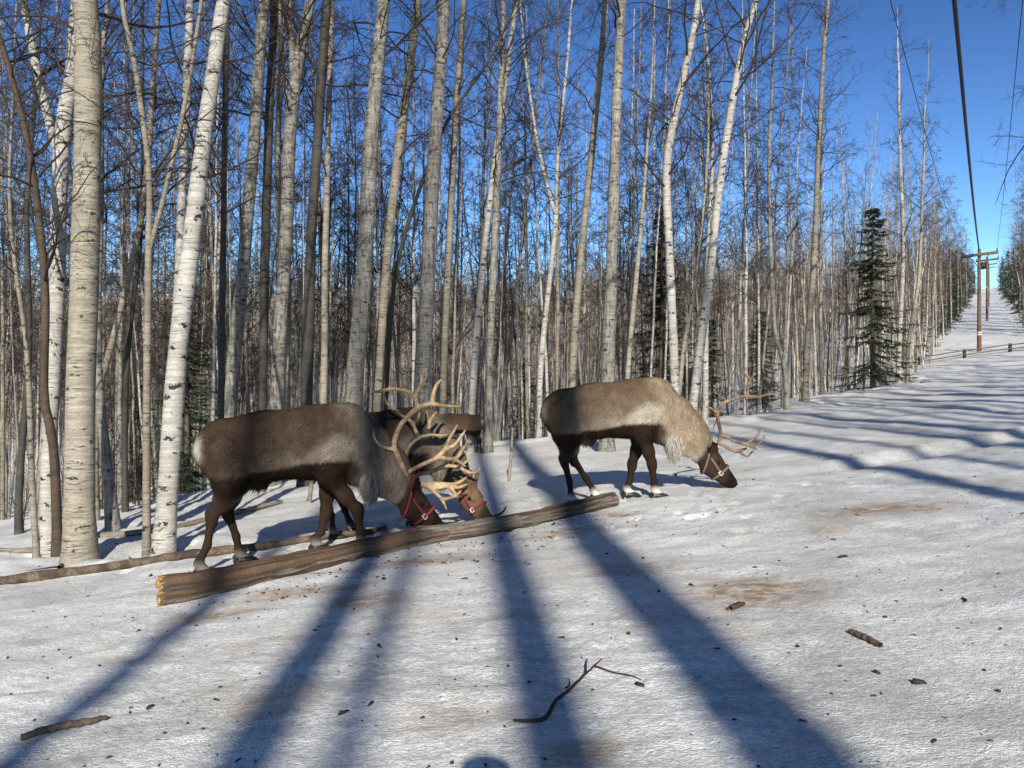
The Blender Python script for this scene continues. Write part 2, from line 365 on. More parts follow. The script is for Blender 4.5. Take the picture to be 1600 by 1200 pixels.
B, C_, A_, D_, T_, W_ = M['birch'], M['cream'], M['aspen'], M['dim'], M['tan'], M['brown']
# near trees on the left
hero([(125, 868), (121, 650), (124, 480), (130, 300), (135, 120), (138, 0)], 7.4, [46, 43, 42, 40, 38, 37], C_, 'thick cream-coloured birch in the left foreground, the stoutest trunk in the picture', 12, dict(h0=.42, n1=26, L1=2.4))
hero([(76, 843), (74, 700), (78, 520), (84, 300), (92, 180), (108, 90), (112, 0)], 8.2, [23, 22, 22, 24, 24, 21, 19], B, 'bright white birch left of the thick cream birch, forking near the picture top', 12, dict(h0=.34, n1=28, L1=2.3), fork=(4.3, -.9, .3, .6))
hero([(91, 851), (84, 700), (71, 620), (73, 470), (58, 330), (36, 200), (8, 80), (-20, 0)], 7.8, [14, 14, 13, 12, 11, 10, 9, 8], W_, 'crooked dark brown stem leaning left in front of the white birch', 8, dict(h0=.35, n1=26, L1=2.0, m2=8), name='alder_tree')
hero([(60, 848), (48, 760), (40, 620), (32, 520), (22, 420), (18, 300)], 8.1, [9, 9, 8, 7, 6, 5], T_, 'thin crooked sapling at the far left edge', 7, dict(h0=.3, n1=20, L1=1.3), name='sapling')
hero([(30, 790), (34, 700), (40, 560), (48, 400), (52, 250)], 9.8, [11, 10, 9, 8, 7], D_, 'slim dark trunk at the left edge behind the sapling', 9, dict(h0=.35, n1=22, L1=1.5))
hero([(180, 803), (166, 700), (158, 620), (152, 500), (148, 380), (152, 240)], 9.6, [21, 16, 14, 13, 12, 10], M['aspen'], 'curved grey trunk with a dark swollen foot, right behind the thick cream birch', 10, dict(h0=.35, n1=26, L1=1.8))
hero([(150, 690), (152, 620), (176, 530), (205, 400), (228, 270), (240, 150), (250, 0)], 10.5, [10, 10, 10, 9, 9, 8, 7], T_, 'slender tan stem slanting right out from behind the thick cream birch', 10, dict(h0=.4, n1=26, L1=1.7))
hero([(229, 853), (231, 700), (233, 560), (238, 400), (240, 270), (218, 120), (190, 0)], 7.5, [12, 12, 11, 10, 9, 8, 7], T_, 'thin tan sapling standing beside the leaning birch', 8, dict(h0=.4, n1=26, L1=1.7, m2=8), name='sapling', fork=(3.1, .7, .1, .8))
hero([(252, 854), (268, 700), (283, 540), (300, 400), (318, 230), (336, 100), (350, 0)], 7.45, [31, 30, 29, 28, 24, 22, 20], B, 'leaning white birch left of the nearest reindeer, its foot in the snow', 12, dict(h0=.42, n1=26, L1=2.2))
hero([(262, 700), (268, 560), (276, 400), (284, 200), (292, 0)], 10.5, [14, 14, 13, 13, 12], B, 'white birch just behind the leaning birch', 12, dict(h0=.35, n1=30, L1=1.8))
hero([(196, 740), (198, 640), (207, 500), (215, 380), (222, 220)], 11, [9, 9, 8, 7, 6], D_, 'slim dark trunk between the cream birch and the thin sapling', 10, dict(h0=.35, n1=24, L1=1.6))
# stand behind the nearest reindeer
hero([(346, 700), (347, 500), (349, 300), (352, 100), (354, 0)], 11.5, [10, 10, 9, 9, 8], D_, 'slim dark trunk above the rump of the nearest reindeer', 12, dict(h0=.35, L1=1.6))
hero([(358, 700), (368, 560), (384, 420), (398, 220), (414, 0)], 12.5, [21, 20, 19, 18, 17], M['aspen'], 'grey aspen leaning right, first thick trunk right of the leaning birch', 15, dict(h0=.35, L1=1.8), name='aspen_tree')
hero([(408, 700), (412, 560), (418, 350), (424, 150), (428, 0)], 13, [15, 15, 14, 13, 13], D_, 'straight aspen, shade painted into its dark bark, in a tight row behind the nearest reindeer', 15, dict(h0=.4, L1=1.6), name='aspen_tree')  # bark colour carries the shade of other trees
hero([(430, 700), (434, 600), (442, 420), (455, 200), (470, 80), (486, 0)], 12.8, [22, 21, 20, 19, 18, 15], M['aspen'], 'pale grey aspen that forks near the top of the picture', 15, dict(h0=.4, L1=1.7), name='aspen_tree', fork=(6.6, -.3, .4, .7))
hero([(445, 700), (448, 560), (440, 400), (436, 200), (436, 0)], 15, [11, 11, 10, 10, 9], C_, 'thin cream trunk squeezed behind the forked aspen', 14, dict(h0=.4, L1=1.6))
hero([(476, 700), (481, 560), (490, 350), (502, 120), (510, 0)], 12.4, [19, 18, 16, 15, 14], D_, 'straight aspen painted almost black as shaded, above the back of the nearest reindeer', 15, dict(h0=.42, L1=1.7), name='aspen_tree')  # near-black bark colour stands in for shade on this trunk
hero([(503, 700), (506, 560), (510, 350), (513, 150), (516, 0)], 14.5, [12, 11, 10, 9, 9], C_, 'slim pale trunk right of the almost black aspen', 14, dict(h0=.35, L1=1.7))
hero([(548, 700), (554, 600), (566, 440), (580, 220), (598, 0)], 12.6, [29, 28, 26, 23, 20], M['aspen'], 'stout pale grey aspen above the shoulder of the nearest reindeer', 16, dict(h0=.42, L1=1.9), name='aspen_tree')
hero([(584, 700), (592, 580), (604, 420), (624, 220), (654, 0)], 13.8, [15, 15, 14, 14, 12], T_, 'slim tan-grey trunk leaning right beside the stout pale aspen', 14, dict(h0=.38, L1=1.8))
hero([(600, 700), (606, 560), (620, 420), (655, 300), (700, 190), (760, 100)], 14.6, [7, 7, 7, 6, 5, 4], D_, 'thin dark stem bending away to the right between two aspens', 11, dict(h0=.4, n1=22, L1=1.6))
hero([(654, 700), (660, 600), (670, 420), (680, 200), (693, 0)], 13.0, [27, 26, 23, 21, 18], M['aspen'], 'stout grey aspen directly above the antlers of the nearest reindeer', 16, dict(h0=.42, L1=1.9), name='aspen_tree')
hero([(690, 700), (694, 560), (702, 380), (712, 180), (724, 0)], 15.5, [12, 12, 11, 10, 9], T_, 'slim tan trunk just right of the aspen over the antlers', 14, dict(h0=.38, L1=1.7))
hero([(734, 690), (742, 560), (758, 380), (780, 200), (806, 0)], 15.2, [11, 11, 10, 9, 8], B, 'thin white birch leaning right over the far small reindeer', 14, dict(h0=.36, L1=1.8))
hero([(762, 702), (765, 560), (772, 400), (780, 200), (786, 0)], 15.0, [15, 13, 11, 10, 8], M['aspen'], 'straight grey trunk whose foot shows right of the far small reindeer', 14, dict(h0=.38, L1=1.7))
hero([(842, 690), (846, 560), (868, 350), (872, 240), (886, 100)], 18, [9, 9, 8, 6, 5], B, 'thin white birch in the middle of the picture with a fork of white limbs', 12, dict(h0=.4, L1=1.6), fork=(5.2, -.8, 0, .8))
hero([(890, 690), (896, 560), (906, 420), (928, 200), (946, 0)], 16, [12, 12, 11, 10, 9], T_, 'slim tan trunk leaning right over the rump of the pale reindeer', 15, dict(h0=.4, L1=1.7))
hero([(948, 700), (950, 560), (955, 400), (962, 200), (971, 0)], 13.4, [23, 21, 18, 16, 14], M['aspen'], 'straight grey-brown aspen whose foot shows under the belly of the pale reindeer', 16, dict(h0=.45, L1=2.0), name='aspen_tree')
hero([(975, 660), (984, 540), (1000, 380), (1010, 240)], 16.5, [8, 8, 7, 5], C_, 'thin cream stem right of the grey-brown aspen', 10, dict(h0=.4, n1=22, L1=1.4))
hero([(1056, 660), (1053, 560), (1046, 400), (1043, 260), (1062, 150), (1082, 60), (1092, 0)], 15.4, [14, 14, 13, 13, 12, 11, 10], B, 'bright white birch with a kink, standing over the withers of the pale reindeer', 15, dict(h0=.3, n1=40, L1=2.6))
hero([(1060, 650), (1066, 560), (1085, 450), (1098, 330)], 15.9, [8, 7, 6, 5], C_, 'thin stem rising beside the kinked white birch', 9, dict(h0=.4, n1=20, L1=1.4))
hero([(1080, 670), (1088, 590), (1108, 440), (1134, 220), (1162, 70), (1182, 0)], 15.0, [14, 14, 13, 12, 10, 9], B, 'white birch leaning right behind the neck of the pale reindeer', 15, dict(h0=.32, n1=40, L1=2.6))
hero([(1101, 660), (1103, 560), (1106, 420), (1112, 250)], 17.0, [9, 9, 8, 6], B, 'short straight white birch right of the leaning white birch', 12, dict(h0=.38, L1=1.6))
hero([(1230, 632), (1226, 570), (1212, 520), (1206, 400), (1203, 250)], 19, [9, 8, 7, 7, 6], M['aspen'], 'bent pale sapling at the edge of the snow right of the antlers', 11, dict(h0=.4, L1=1.5), name='sapling')
hero([(1258, 618), (1261, 540), (1272, 400), (1280, 200), (1290, 60)], 21.5, [10, 10, 9, 7, 6], T_, 'tan trunk at the wood edge, lit down to its foot', 14, dict(h0=.4, L1=1.7))
hero([(1418, 592), (1420, 540), (1436, 440), (1440, 330), (1441, 250)], 27, [6, 6, 5, 4, 3], C_, 'pale slim tree standing apart at the right end of the wood edge', 12, dict(h0=.35, L1=1.6))
hero([(1403, 596), (1406, 520), (1412, 380), (1408, 250), (1404, 120)], 29, [7, 7, 6, 5, 4], B, 'white birch right of the spruce at the wood edge', 14, dict(h0=.35, L1=1.8))

# trees behind the viewpoint and along the right side of the clearing: their shadows cross the snow
def back_tree(X0, Y0, r, H, label, crown, lean=0.0, m=None):
    g = ground(X0, Y0); n = 22; t = np.linspace(0, 1, n); rg = np.random.default_rng(int(abs(X0 * 100 + Y0 * 7)) + 3)
    p = np.stack([X0 + lean * t * H + .12 * np.sin(t * 5 + X0), Y0 + .1 * np.sin(t * 4 + Y0), g - .1 + t * H], -1); rr = r * (1.05 - .6 * t)
    root = empty('birch_tree', (X0, Y0, g)); tag(root, label, 'tree', 'trees along the near side of the clearing')
    trunk_obj(p, rr, (X0, Y0, g), m or M['birch'], root, 10)
    crown_obj('crown', crown_arrays(p, rr, rg, **crown), (X0, Y0, g), M['twig'], root)
NEAR = dict(h0=.74, n1=12, L1=1.6, m2=4, m3=2)
for (xs, y0, r, H, ln, lb) in [(-2.05, -15, .13, 24, 0, 'tall birch behind the viewpoint throwing the leftmost trunk shadow'), (-1.1, -13, .17, 24, 0, 'tall birch behind the viewpoint throwing the shadow under the nearest reindeer'),
                               (-.68, -17, .11, 24, 0, 'slim birch behind the viewpoint throwing the narrow shadow beside the broken log'), (.08, -12, .17, 23, 0, 'tall birch behind the viewpoint throwing the middle trunk shadow'),
                               (.88, -11, .22, 23, 0, 'stout birch behind the viewpoint throwing the broad shadow across the log')]:
    back_tree(xs + .0506 * (2.7 - y0), y0, r, H, lb, NEAR, ln)
SIDE = dict(h0=.3, n1=26, L1=2.4, m2=6, m3=2)
k = 0
for (x0, y0, r, H) in [(4.4, -2.5, .17, 15), (6.3, -1.0, .12, 14), (7.0, 1.5, .15, 13), (8.6, -3.5, .12, 16), (9.0, 3.0, .13, 13), (10.2, 0.5, .16, 15), (11.3, 5.5, .11, 13), (12.6, 2.0, .14, 15), (13.2, 7.5, .12, 13), (14.8, 4.0, .15, 15), (15.9, 9.5, .12, 13), (17.0, 6.0, .14, 16), (18.6, 11.5, .13, 14), (19.5, 8.0, .12, 15), (21.5, 14.0, .14, 14), (23.0, 10.0, .13, 16), (25.0, 17.5, .12, 15), (27.5, 14.0, .14, 16), (29.5, 22.0, .13, 15)] + [(7.0 + 1.15 * q, -9 + .75 * q + (q % 3) * 1.6, .12 + .01 * (q % 4), 14 + q % 3) for q in range(22)] + [(5.6, -6.5, .12, 15), (7.6, -8, .13, 16), (9.8, -6, .12, 15), (11.8, -2.5, .14, 15), (13.8, -.5, .12, 14), (15.4, 1.5, .13, 15), (18.2, 3.5, .13, 15), (20.4, 5.5, .12, 15), (24.5, 13.0, .12, 15), (16.5, -3, .14, 16), (12.0, -9, .13, 16), (26.5, 19.5, .12, 14), (22.4, 16.5, .11, 13), (19.8, 13.6, .11, 13)]:
    k += 1
    back_tree(x0 + .4, y0 - 7, r * 1.15, H + 3, 'birch on the right side of the clearing, outside the picture, shading the far snow', SIDE, .01)

# --- prototypes of the slender trees of the stand; every tree is a trunk and a crown
def proto(sd, H, r0, mt, tw, crooked=.25):
    rg = np.random.default_rng(sd); n = 20; t = np.linspace(0, 1, n)
    wx = np.cumsum(rg.normal(0, .06, n)) * crooked + rg.normal(0, .35) * t * .9; wy = np.cumsum(rg.normal(0, .06, n)) * crooked
    p = np.stack([wx - wx[0], wy - wy[0], -.2 + t * H], -1); rr = r0 * (1 - .85 * t ** 1.1) * (1 + .4 * np.exp(-t * H / .2))
    a = crown_arrays(p, rr, rg, h0=.28 + .15 * rg.random(), n1=40, L1=1.5, m2=7, m3=4, elev=.75, twig=.0035)
    V, Q = tubes(p[None], rr[None], 8); tm = mk('trunk', V, [Q], mt)
    cm = crown_obj('crown', a, (0, 0, 0), M[tw], None)
    d = (tm.data, cm.data); bpy.data.objects.remove(tm); bpy.data.objects.remove(cm); return d
PRO = [proto(11, 12, .05, B, 'twig'), proto(12, 12, .042, B, 'twig'), proto(13, 13, .062, A_, 'twig'), proto(14, 11, .042, C_, 'twigpale'), proto(15, 12, .045, B, 'twig'), proto(16, 12, .045, A_, 'twig'), proto(17, 10, .034, A_, 'twigpale'), proto(18, 12, .045, T_, 'twigpale')]
rg = np.random.default_rng(21)
cand = []
while len(cand) < 2200:
    Yv = 14.5 + 52 * rg.random() ** 1.15; Xv = Yv * rg.uniform(-.74, .62)
    d = Yv - crest(Xv)
    if d < .4: continue
    if Xv / Yv > .50 and Yv > 24 and (Xv - .614 * Yv) > -3.0: continue
    cand.append((Xv, Yv))
keep = []; grid = {}
for p in sorted(cand, key=lambda q: q[1]):
    ok = True; c = (int(p[0] // .7), int(p[1] // .7))
    for a in (-1, 0, 1):
        for b in (-1, 0, 1):
            for q in grid.get((c[0] + a, c[1] + b), ()):
                if math.hypot(p[0] - q[0], p[1] - q[1]) < .55: ok = False
    if ok: keep.append(p); grid.setdefault(c, []).append(p)
ORD = 'first second third fourth fifth sixth seventh eighth ninth tenth eleventh twelfth thirteenth fourteenth fifteenth sixteenth seventeenth eighteenth nineteenth twentieth'.split()
ORD += ['twenty-' + q for q in ORD[:9]] + ['thirtieth'] + ['thirty-' + q for q in ORD[:9]]
ZONES = [(60, 'at the far left edge'), (125, 'left of the thick cream birch'), (190, 'right of the thick cream birch'), (260, 'left of the leaning white birch'), (330, 'right of the leaning white birch'), (420, "behind the nearest reindeer's rump"), (500, "behind the nearest reindeer's back"), (575, "behind the nearest reindeer's shoulder"), (660, "behind the golden antlers"), (740, 'behind the far small reindeer'), (800, 'right of the far small reindeer'), (865, 'left of the pale reindeer'), (960, "behind the pale reindeer's rump"), (1060, "behind the pale reindeer's back"), (1180, "behind the pale reindeer's antlers"), (1300, 'right of the pale reindeer'), (9999, 'near the spruce at the wood edge')]
KIND = ['straight white', 'slim white', 'grey', 'thin cream', 'bent white', 'mottled grey', 'thin grey', 'tan']
stand_trees = []
for (Xv, Yv) in keep[:285]:
    q = int(rg.integers(0, len(PRO))); g = ground(Xv, Yv); xp = 800 + FPX * Xv / Yv
    zn_ = next(t for lim, t in ZONES if xp < lim); dp = 'near the front' if Yv < 20 else ('midway back' if Yv < 25 else 'far back')
    root = empty('slender_tree', (Xv, Yv, g), (rg.normal(0, .035), rg.normal(.02, .04), rg.uniform(0, 6.28)))
    s = rg.uniform(.55, 1.15); root.scale = (max(.62, s * .9) * rg.uniform(.85, 1.25),) * 2 + (s,)
    stand_trees.append((KIND[q] + ' tree ' + dp + ' ' + zn_, xp, root, zn_))
    for nm, me in zip(('trunk', 'crown'), PRO[q]):
        o = bpy.data.objects.new(nm, me); COL.objects.link(o); o.parent = root
for lb in sorted(set(t[0] for t in stand_trees)):
    same = sorted([t for t in stand_trees if t[0] == lb], key=lambda t: t[1])
    for q, t in enumerate(same): tag(t[2], lb + (', %s from left' % ORD[q] if len(same) > 1 else ''), 'tree', 'slender trees ' + t[3])
def shrub_proto(sd):
    rg = np.random.default_rng(sd); mb = MB()
    for q in range(5):
        d = rg.normal(0, .22, 2); h = rg.uniform(.6, 1.7); p = spline(np.array([[0, 0, -.1], [d[0] * .4 * h, d[1] * .4 * h, h * .5], [d[0] * h, d[1] * h, h]]) + rg.normal(0, .03, (3, 3)), 8); rr = np.linspace(.009, .003, 8)
        V, Q = tubes(p[None], rr[None], 5); mb.add(V, Q)
        for P_, R_, k_ in crown_arrays(p, rr * 2.2, rg, .25, 7, .5, 4, 3, .7)[:2]: V, Q = tubes(P_, R_, 3); mb.add(V, Q)
    o = mb.build('bare_shrub', M['twig']); d = o.data; bpy.data.objects.remove(o); return d
SHR = [shrub_proto(41), shrub_proto(42), shrub_proto(43)]
SHL = []
for q in range(34):
    Xv = rg.uniform(-8, 13); Yv = float(crest(Xv)) + rg.uniform(-.5, 2.2); o = bpy.data.objects.new('bare_shrub', SHR[q % 3]); COL.objects.link(o)
    o.location = (Xv, Yv, ground(Xv, Yv)); o.rotation_euler = (0, 0, rg.uniform(0, 6.28)); o.scale = (rg.uniform(.6, 1.1),) * 3
    SHL.append((800 + FPX * Xv / Yv, o))
for q, (_, o) in enumerate(sorted(SHL, key=lambda t: t[0])): tag(o, 'thin bare shrub at the wood edge, %s shrub from the left' % ORD[q], 'shrub', 'bare shrubs along the wood edge')
# --- the rest of the wood, up the far hillside: one mass
def lod(rg, H, r0, nb, seg=5):
    t = np.linspace(0, 1, seg); wx = np.cumsum(rg.normal(0, .10, seg)); wy = np.cumsum(rg.normal(0, .10, seg)); lean = rg.normal(0, .045) * H
    p = np.stack([wx - wx[0] + lean * t, wy - wy[0], -.3 + t * H], -1); rr = r0 * (1 - .85 * t)
    V, Q = tubes(p[None], rr[None], 4)
    f = rg.uniform(.25, 1, nb); st = np.stack([np.interp(f, t, p[:, c]) for c in range(3)], -1)
    az = rg.uniform(0, 6.283, nb); el = rg.normal(.75, .4, nb); ln = (1.25 - .8 * f) * rg.uniform(.35, 1.5, nb) * 1.2
    d = np.stack([np.cos(az) * np.cos(el), np.sin(az) * np.cos(el), np.sin(el)], -1)
    mid = st + d * (ln * .5)[:, None] + rg.normal(0, .08, (nb, 3)); e = mid + unit(d + rg.normal(0, .35, (nb, 3))) * (ln * .6)[:, None]
    return V, Q, st, mid, e
def blades(st, mid, e, wd, rg):
    side = unit(np.cross(e - st, rg.normal(size=st.shape))) * np.asarray(wd)[:, None]
    V = np.stack([st - side, st + side, mid + side * .7, mid - side * .7, e], 1).reshape(-1, 3); b = np.arange(len(st))[:, None] * 5
    return V, np.concatenate([b + 0, b + 1, b + 2, b + 3], 1), np.concatenate([b + 3, b + 2, b + 4], 1)
def mass(name, label, spots, rg, nb, wmin, H=(9, 14), r=(.04, .09), group=None):
    mb = MB()
    for (x, y) in spots:
        V, Q, st, mid, e = lod(rg, rg.uniform(*H), rg.uniform(*r), nb)
        o = np.array([x, y, float(terrain(x, y))]); mb.add(V + o, Q, 0)
        wd = np.full(nb, max(wmin, y * .00011)) * rg.uniform(.6, 1.3, nb)
        bv, bq, bt = blades(st, mid, e, wd, rg); n0 = mb.n
        mb.add(bv + o, bq, 1); mb.F.append(bt + n0); mb.I.append(np.full(len(bt), 1))
    o = mb.build(name, [M['fartrunk'], M['fartwig']], None, True)
    tag(o, label, 'wood', None, 'stuff')
rest = keep[285:]
mass('far_wood', 'crowded bare trees deeper in the wood', rest, rg, 110, .0032, (6.5, 11.5), (.020, .046))
hill = []
while len(hill) < 5200:
    Yv = 55 + 260 * rg.random() ** 1.5; Xv = Yv * rg.uniform(-.80, .72)
    c = Xv - .614 * Yv
    if -3.9 < c < 3.4 and Yv > 30: continue
    hill.append((Xv, Yv))
mass('hillside_wood', 'far bare wood covering the hillside', hill, rg, 60, .0055, (8, 12), (.03, .06))

# --- spruces
def spruce_proto(sd, H, rad):
    rg = np.random.default_rng(sd); b = MB(); tr = MB()
    p = np.array([[0, 0, -.2], [0.02, 0, H * .5], [0, .02, H]]); V, Q = tubes(spline(p, 10)[None], (np.linspace(.014, .002, 10) * H)[None], 8); tr.add(V, Q)
    P = []; Tn = []
    nb = int(26 * H); f = np.sort(rg.uniform(.06, 1, nb))
    for q in f:
        L0 = rad * (1 - q) ** .8 * rg.uniform(.3, 1.2) + .12; az = rg.uniform(0, 6.283); z0 = q * H
        s = np.linspace(0, 1, 7); dr = -.45 * L0 * s ** 1.2 + .28 * L0 * s ** 3 + (.25 * (q - .5)) * L0 * s
        P.append(np.stack([np.cos(az) * s * L0, np.sin(az) * s * L0, z0 + dr], -1))
    P = np.array(P); Rr = np.linspace(.012, .003, 7)[None].repeat(nb, 0); V, Q = tubes(P, Rr, 3); b.add(V, Q)
    m = 42; fi = rg.uniform(.4, 5.99, (nb, m)); i0 = fi.astype(int); ft = (fi - i0)[..., None]; ti = np.arange(nb)[:, None]
    st = P[ti, i0] * (1 - ft) + P[ti, i0 + 1] * ft; tg = unit(P[ti, i0 + 1] - P[ti, i0])
    sd_ = unit(np.cross(tg, np.array([0, 0, 1.]))) * rg.choice([-1, 1], (nb, m))[..., None]
    d = unit(tg * .55 + sd_ * .8 + np.array([0, 0, -.45]) + rg.normal(0, .3, (nb, m, 3)))
    ln = rg.uniform(.10, .30, (nb, m)) * (.6 + .4 * (1 - f[:, None]))
    e = st + d * ln[..., None]; mid = st + d * (ln * .5)[..., None] + np.array([0, 0, .01])
    bv, bq, bt = blades(st.reshape(-1, 3), mid.reshape(-1, 3), e.reshape(-1, 3), rg.uniform(.012, .024, nb * m), rg)
    n0 = b.n; b.add(bv, bq); b.F.append(bt + n0); b.I.append(np.zeros(len(bt), int))
    t = tr.build('trunk', M['sprucebark']); c = b.build('crown', M['needle'], None, False); dta = (t.data, c.data)
    bpy.data.objects.remove(t); bpy.data.objects.remove(c); return dta
SP = [spruce_proto(31, 6.5, 1.35), spruce_proto(32, 8, 1.3), spruce_proto(33, 5, 1.25)]
def spruce(x, Y, h, label, k, group=None, wide=1.0):
    X0 = (x - 800) / FPX * Y; g = ground(X0, Y); hh = (6.5, 8, 5)[k]
    root = empty('spruce_tree', (X0, Y, g), (0, 0, Y * 1.7 + x)); root.scale = (h / hh * wide, h / hh * wide, h / hh); tag(root, label, 'spruce', group)
    for nm, me in zip(('trunk', 'crown'), SP[k]):
        o = bpy.data.objects.new(nm, me); COL.objects.link(o); o.parent = root
spruce(1364, 26.5, 6.2, 'dark spruce with a thin tip at the wood edge, right of the pale reindeer', 0, wide=1.25)
spruce(1035, 21, 6.0, 'broad dark spruce behind the kinked white birch', 1, wide=1.25)
spruce(292, 15, 4.6, 'dark spruce behind the leaning white birch', 1, wide=1.3)
spruce(215, 18, 3.4, 'low dark spruce between the cream birch and the leaning birch', 2, wide=1.2)
spruce(1190, 24, 3.2, 'small dark spruce behind the bent sapling', 2)
spruce(820, 25, 3.2, 'small dark spruce in the wood between the reindeer', 2)
spruce(1112, 22, 3.0, 'small dark spruce behind the neck of the pale reindeer', 0)
for q, (s, off, h) in enumerate([(46, -3.9, 3.6), (49, -3.5, 3.0), (54, -3.6, 4.6), (59, -3.2, 5.0), (64, -3.4, 5.6), (69, -3.1, 6.2), (75, -3.3, 7.0), (81, -3.0, 7.4), (88, -3.2, 8.6), (96, -3.0, 8.4), (105, -3.2, 9), (115, -3.0, 9), (127, -3.1, 9.5), (142, -3.0, 9.5), (160, -3.1, 10), (182, -3.0, 10), (210, -3, 10), (245, -3, 10)]):
    u = Vector((.523, .852)); v = Vector((.852, -.523)); P = Vector((27.8, 46)) + u * (s - 53.7) + v * (off + .5)
    spruce(800 + FPX * P.x / P.y, P.y, h * (.62 if q % 2 else .85), 'dark spruce on the left of the power-line cut, %s from the bottom' % ORD[q], q % 3, 'spruces on the left of the cut', .78)
for q, (s, off, h) in enumerate([(60, 4.0, 3.4), (65, 3.6, 5.0), (69, 2.9, 8.0), (70, 3.3, 6.0), (76, 3.2, 7.0), (83, 3.0, 8.0), (91, 3.1, 8.4), (100, 3.0, 9.0), (111, 3.1, 9), (124, 3.0, 9.5), (140, 3.0, 9.5), (158, 3.0, 10), (180, 3.0, 10), (208, 3, 10), (243, 3, 10)]):
    u = Vector((.523, .852)); v = Vector((.852, -.523)); P = Vector((27.8, 46)) + u * (s - 53.7) + v * (off + .5)
    spruce(800 + FPX * P.x / P.y, P.y, h * (.85 if q % 2 else .6), 'dark spruce on the right of the power-line cut, %s from the bottom' % ORD[q], (q + 1) % 3, 'spruces on the right of the cut', .8)
for q, (s, off) in enumerate(sorted([(62, 5.4), (67, 4.8), (72, 5.2), (78, 4.4), (84, 5.0), (90, 4.2), (97, 4.8), (106, 4.4), (118, 4.6), (132, 4.4), (64, 7), (74, 7), (58, 6.4), (82, 6.6), (69, 3.9), (75, 3.7), (81, 3.5), (88, 3.4), (95, 3.5), (103, 3.4), (113, 3.4), (125, 3.4), (140, 3.4), (158, 3.4), (68, 2.5), (72, 2.7), (76, 2.4), (80, 2.6), (85, 2.5), (89, 2.6)])):
    u = Vector((.523, .852)); v = Vector((.852, -.523)); P = Vector((27.8, 46)) + u * (s - 53.7) + v * (off + .5)
    root = empty('birch_tree', (P.x, P.y, ground(P.x, P.y)), (0, 0, q * 1.3)); root.scale = (1.3, 1.3, 1.25 if s < 90 else 1.0)
    tag(root, 'brown twiggy birch on the right of the power-line cut, %s from the bottom' % ORD[q], 'tree', 'birches on the right of the cut')
    for nm, me in zip(('trunk', 'crown'), PRO[(3, 6, 1)[q % 3]]):
        o = bpy.data.objects.new(nm, me); COL.objects.link(o); o.parent = root
for q, (s_, off) in enumerate(sorted([(47, -4.6), (52, -4.2), (56, -4.4), (61, -4.0), (66, -4.2), (72, -3.8), (78, -4.0), (85, -3.6), (93, -3.9), (102, -3.6), (112, -3.8), (124, -3.6), (138, -3.8), (155, -3.6), (49, -3.4), (54, -3.0), (59, -3.0), (64, -2.8), (70, -2.9), (76, -2.7), (83, -2.9), (91, -2.7), (100, -2.8), (110, -2.7), (122, -2.8), (135, -2.7), (150, -2.8), (170, -2.7), (195, -2.8)])):
    u = Vector((.523, .852)); v = Vector((.852, -.523)); P = Vector((27.8, 46)) + u * (s_ - 53.7) + v * (off + .5)
    root = empty('birch_tree', (P.x, P.y, ground(P.x, P.y)), (0, 0, q * 2.1)); root.scale = (1.2, 1.2, 1.15)
    tag(root, 'brown twiggy birch on the left of the power-line cut, %s from the bottom' % ORD[q], 'tree', 'birches on the left of the cut')
    for nm, me in zip(('trunk', 'crown'), PRO[(6, 3, 1)[q % 3]]):
        o = bpy.data.objects.new(nm, me); COL.objects.link(o); o.parent = root
hero([(1700, 560), (1690, 300), (1680, 60)], 11.5, [14, 13, 12], B, 'birch just outside the right edge whose bare branch reaches into the sky', 9, dict(h0=.45, n1=16, L1=2.2, elev=.15))

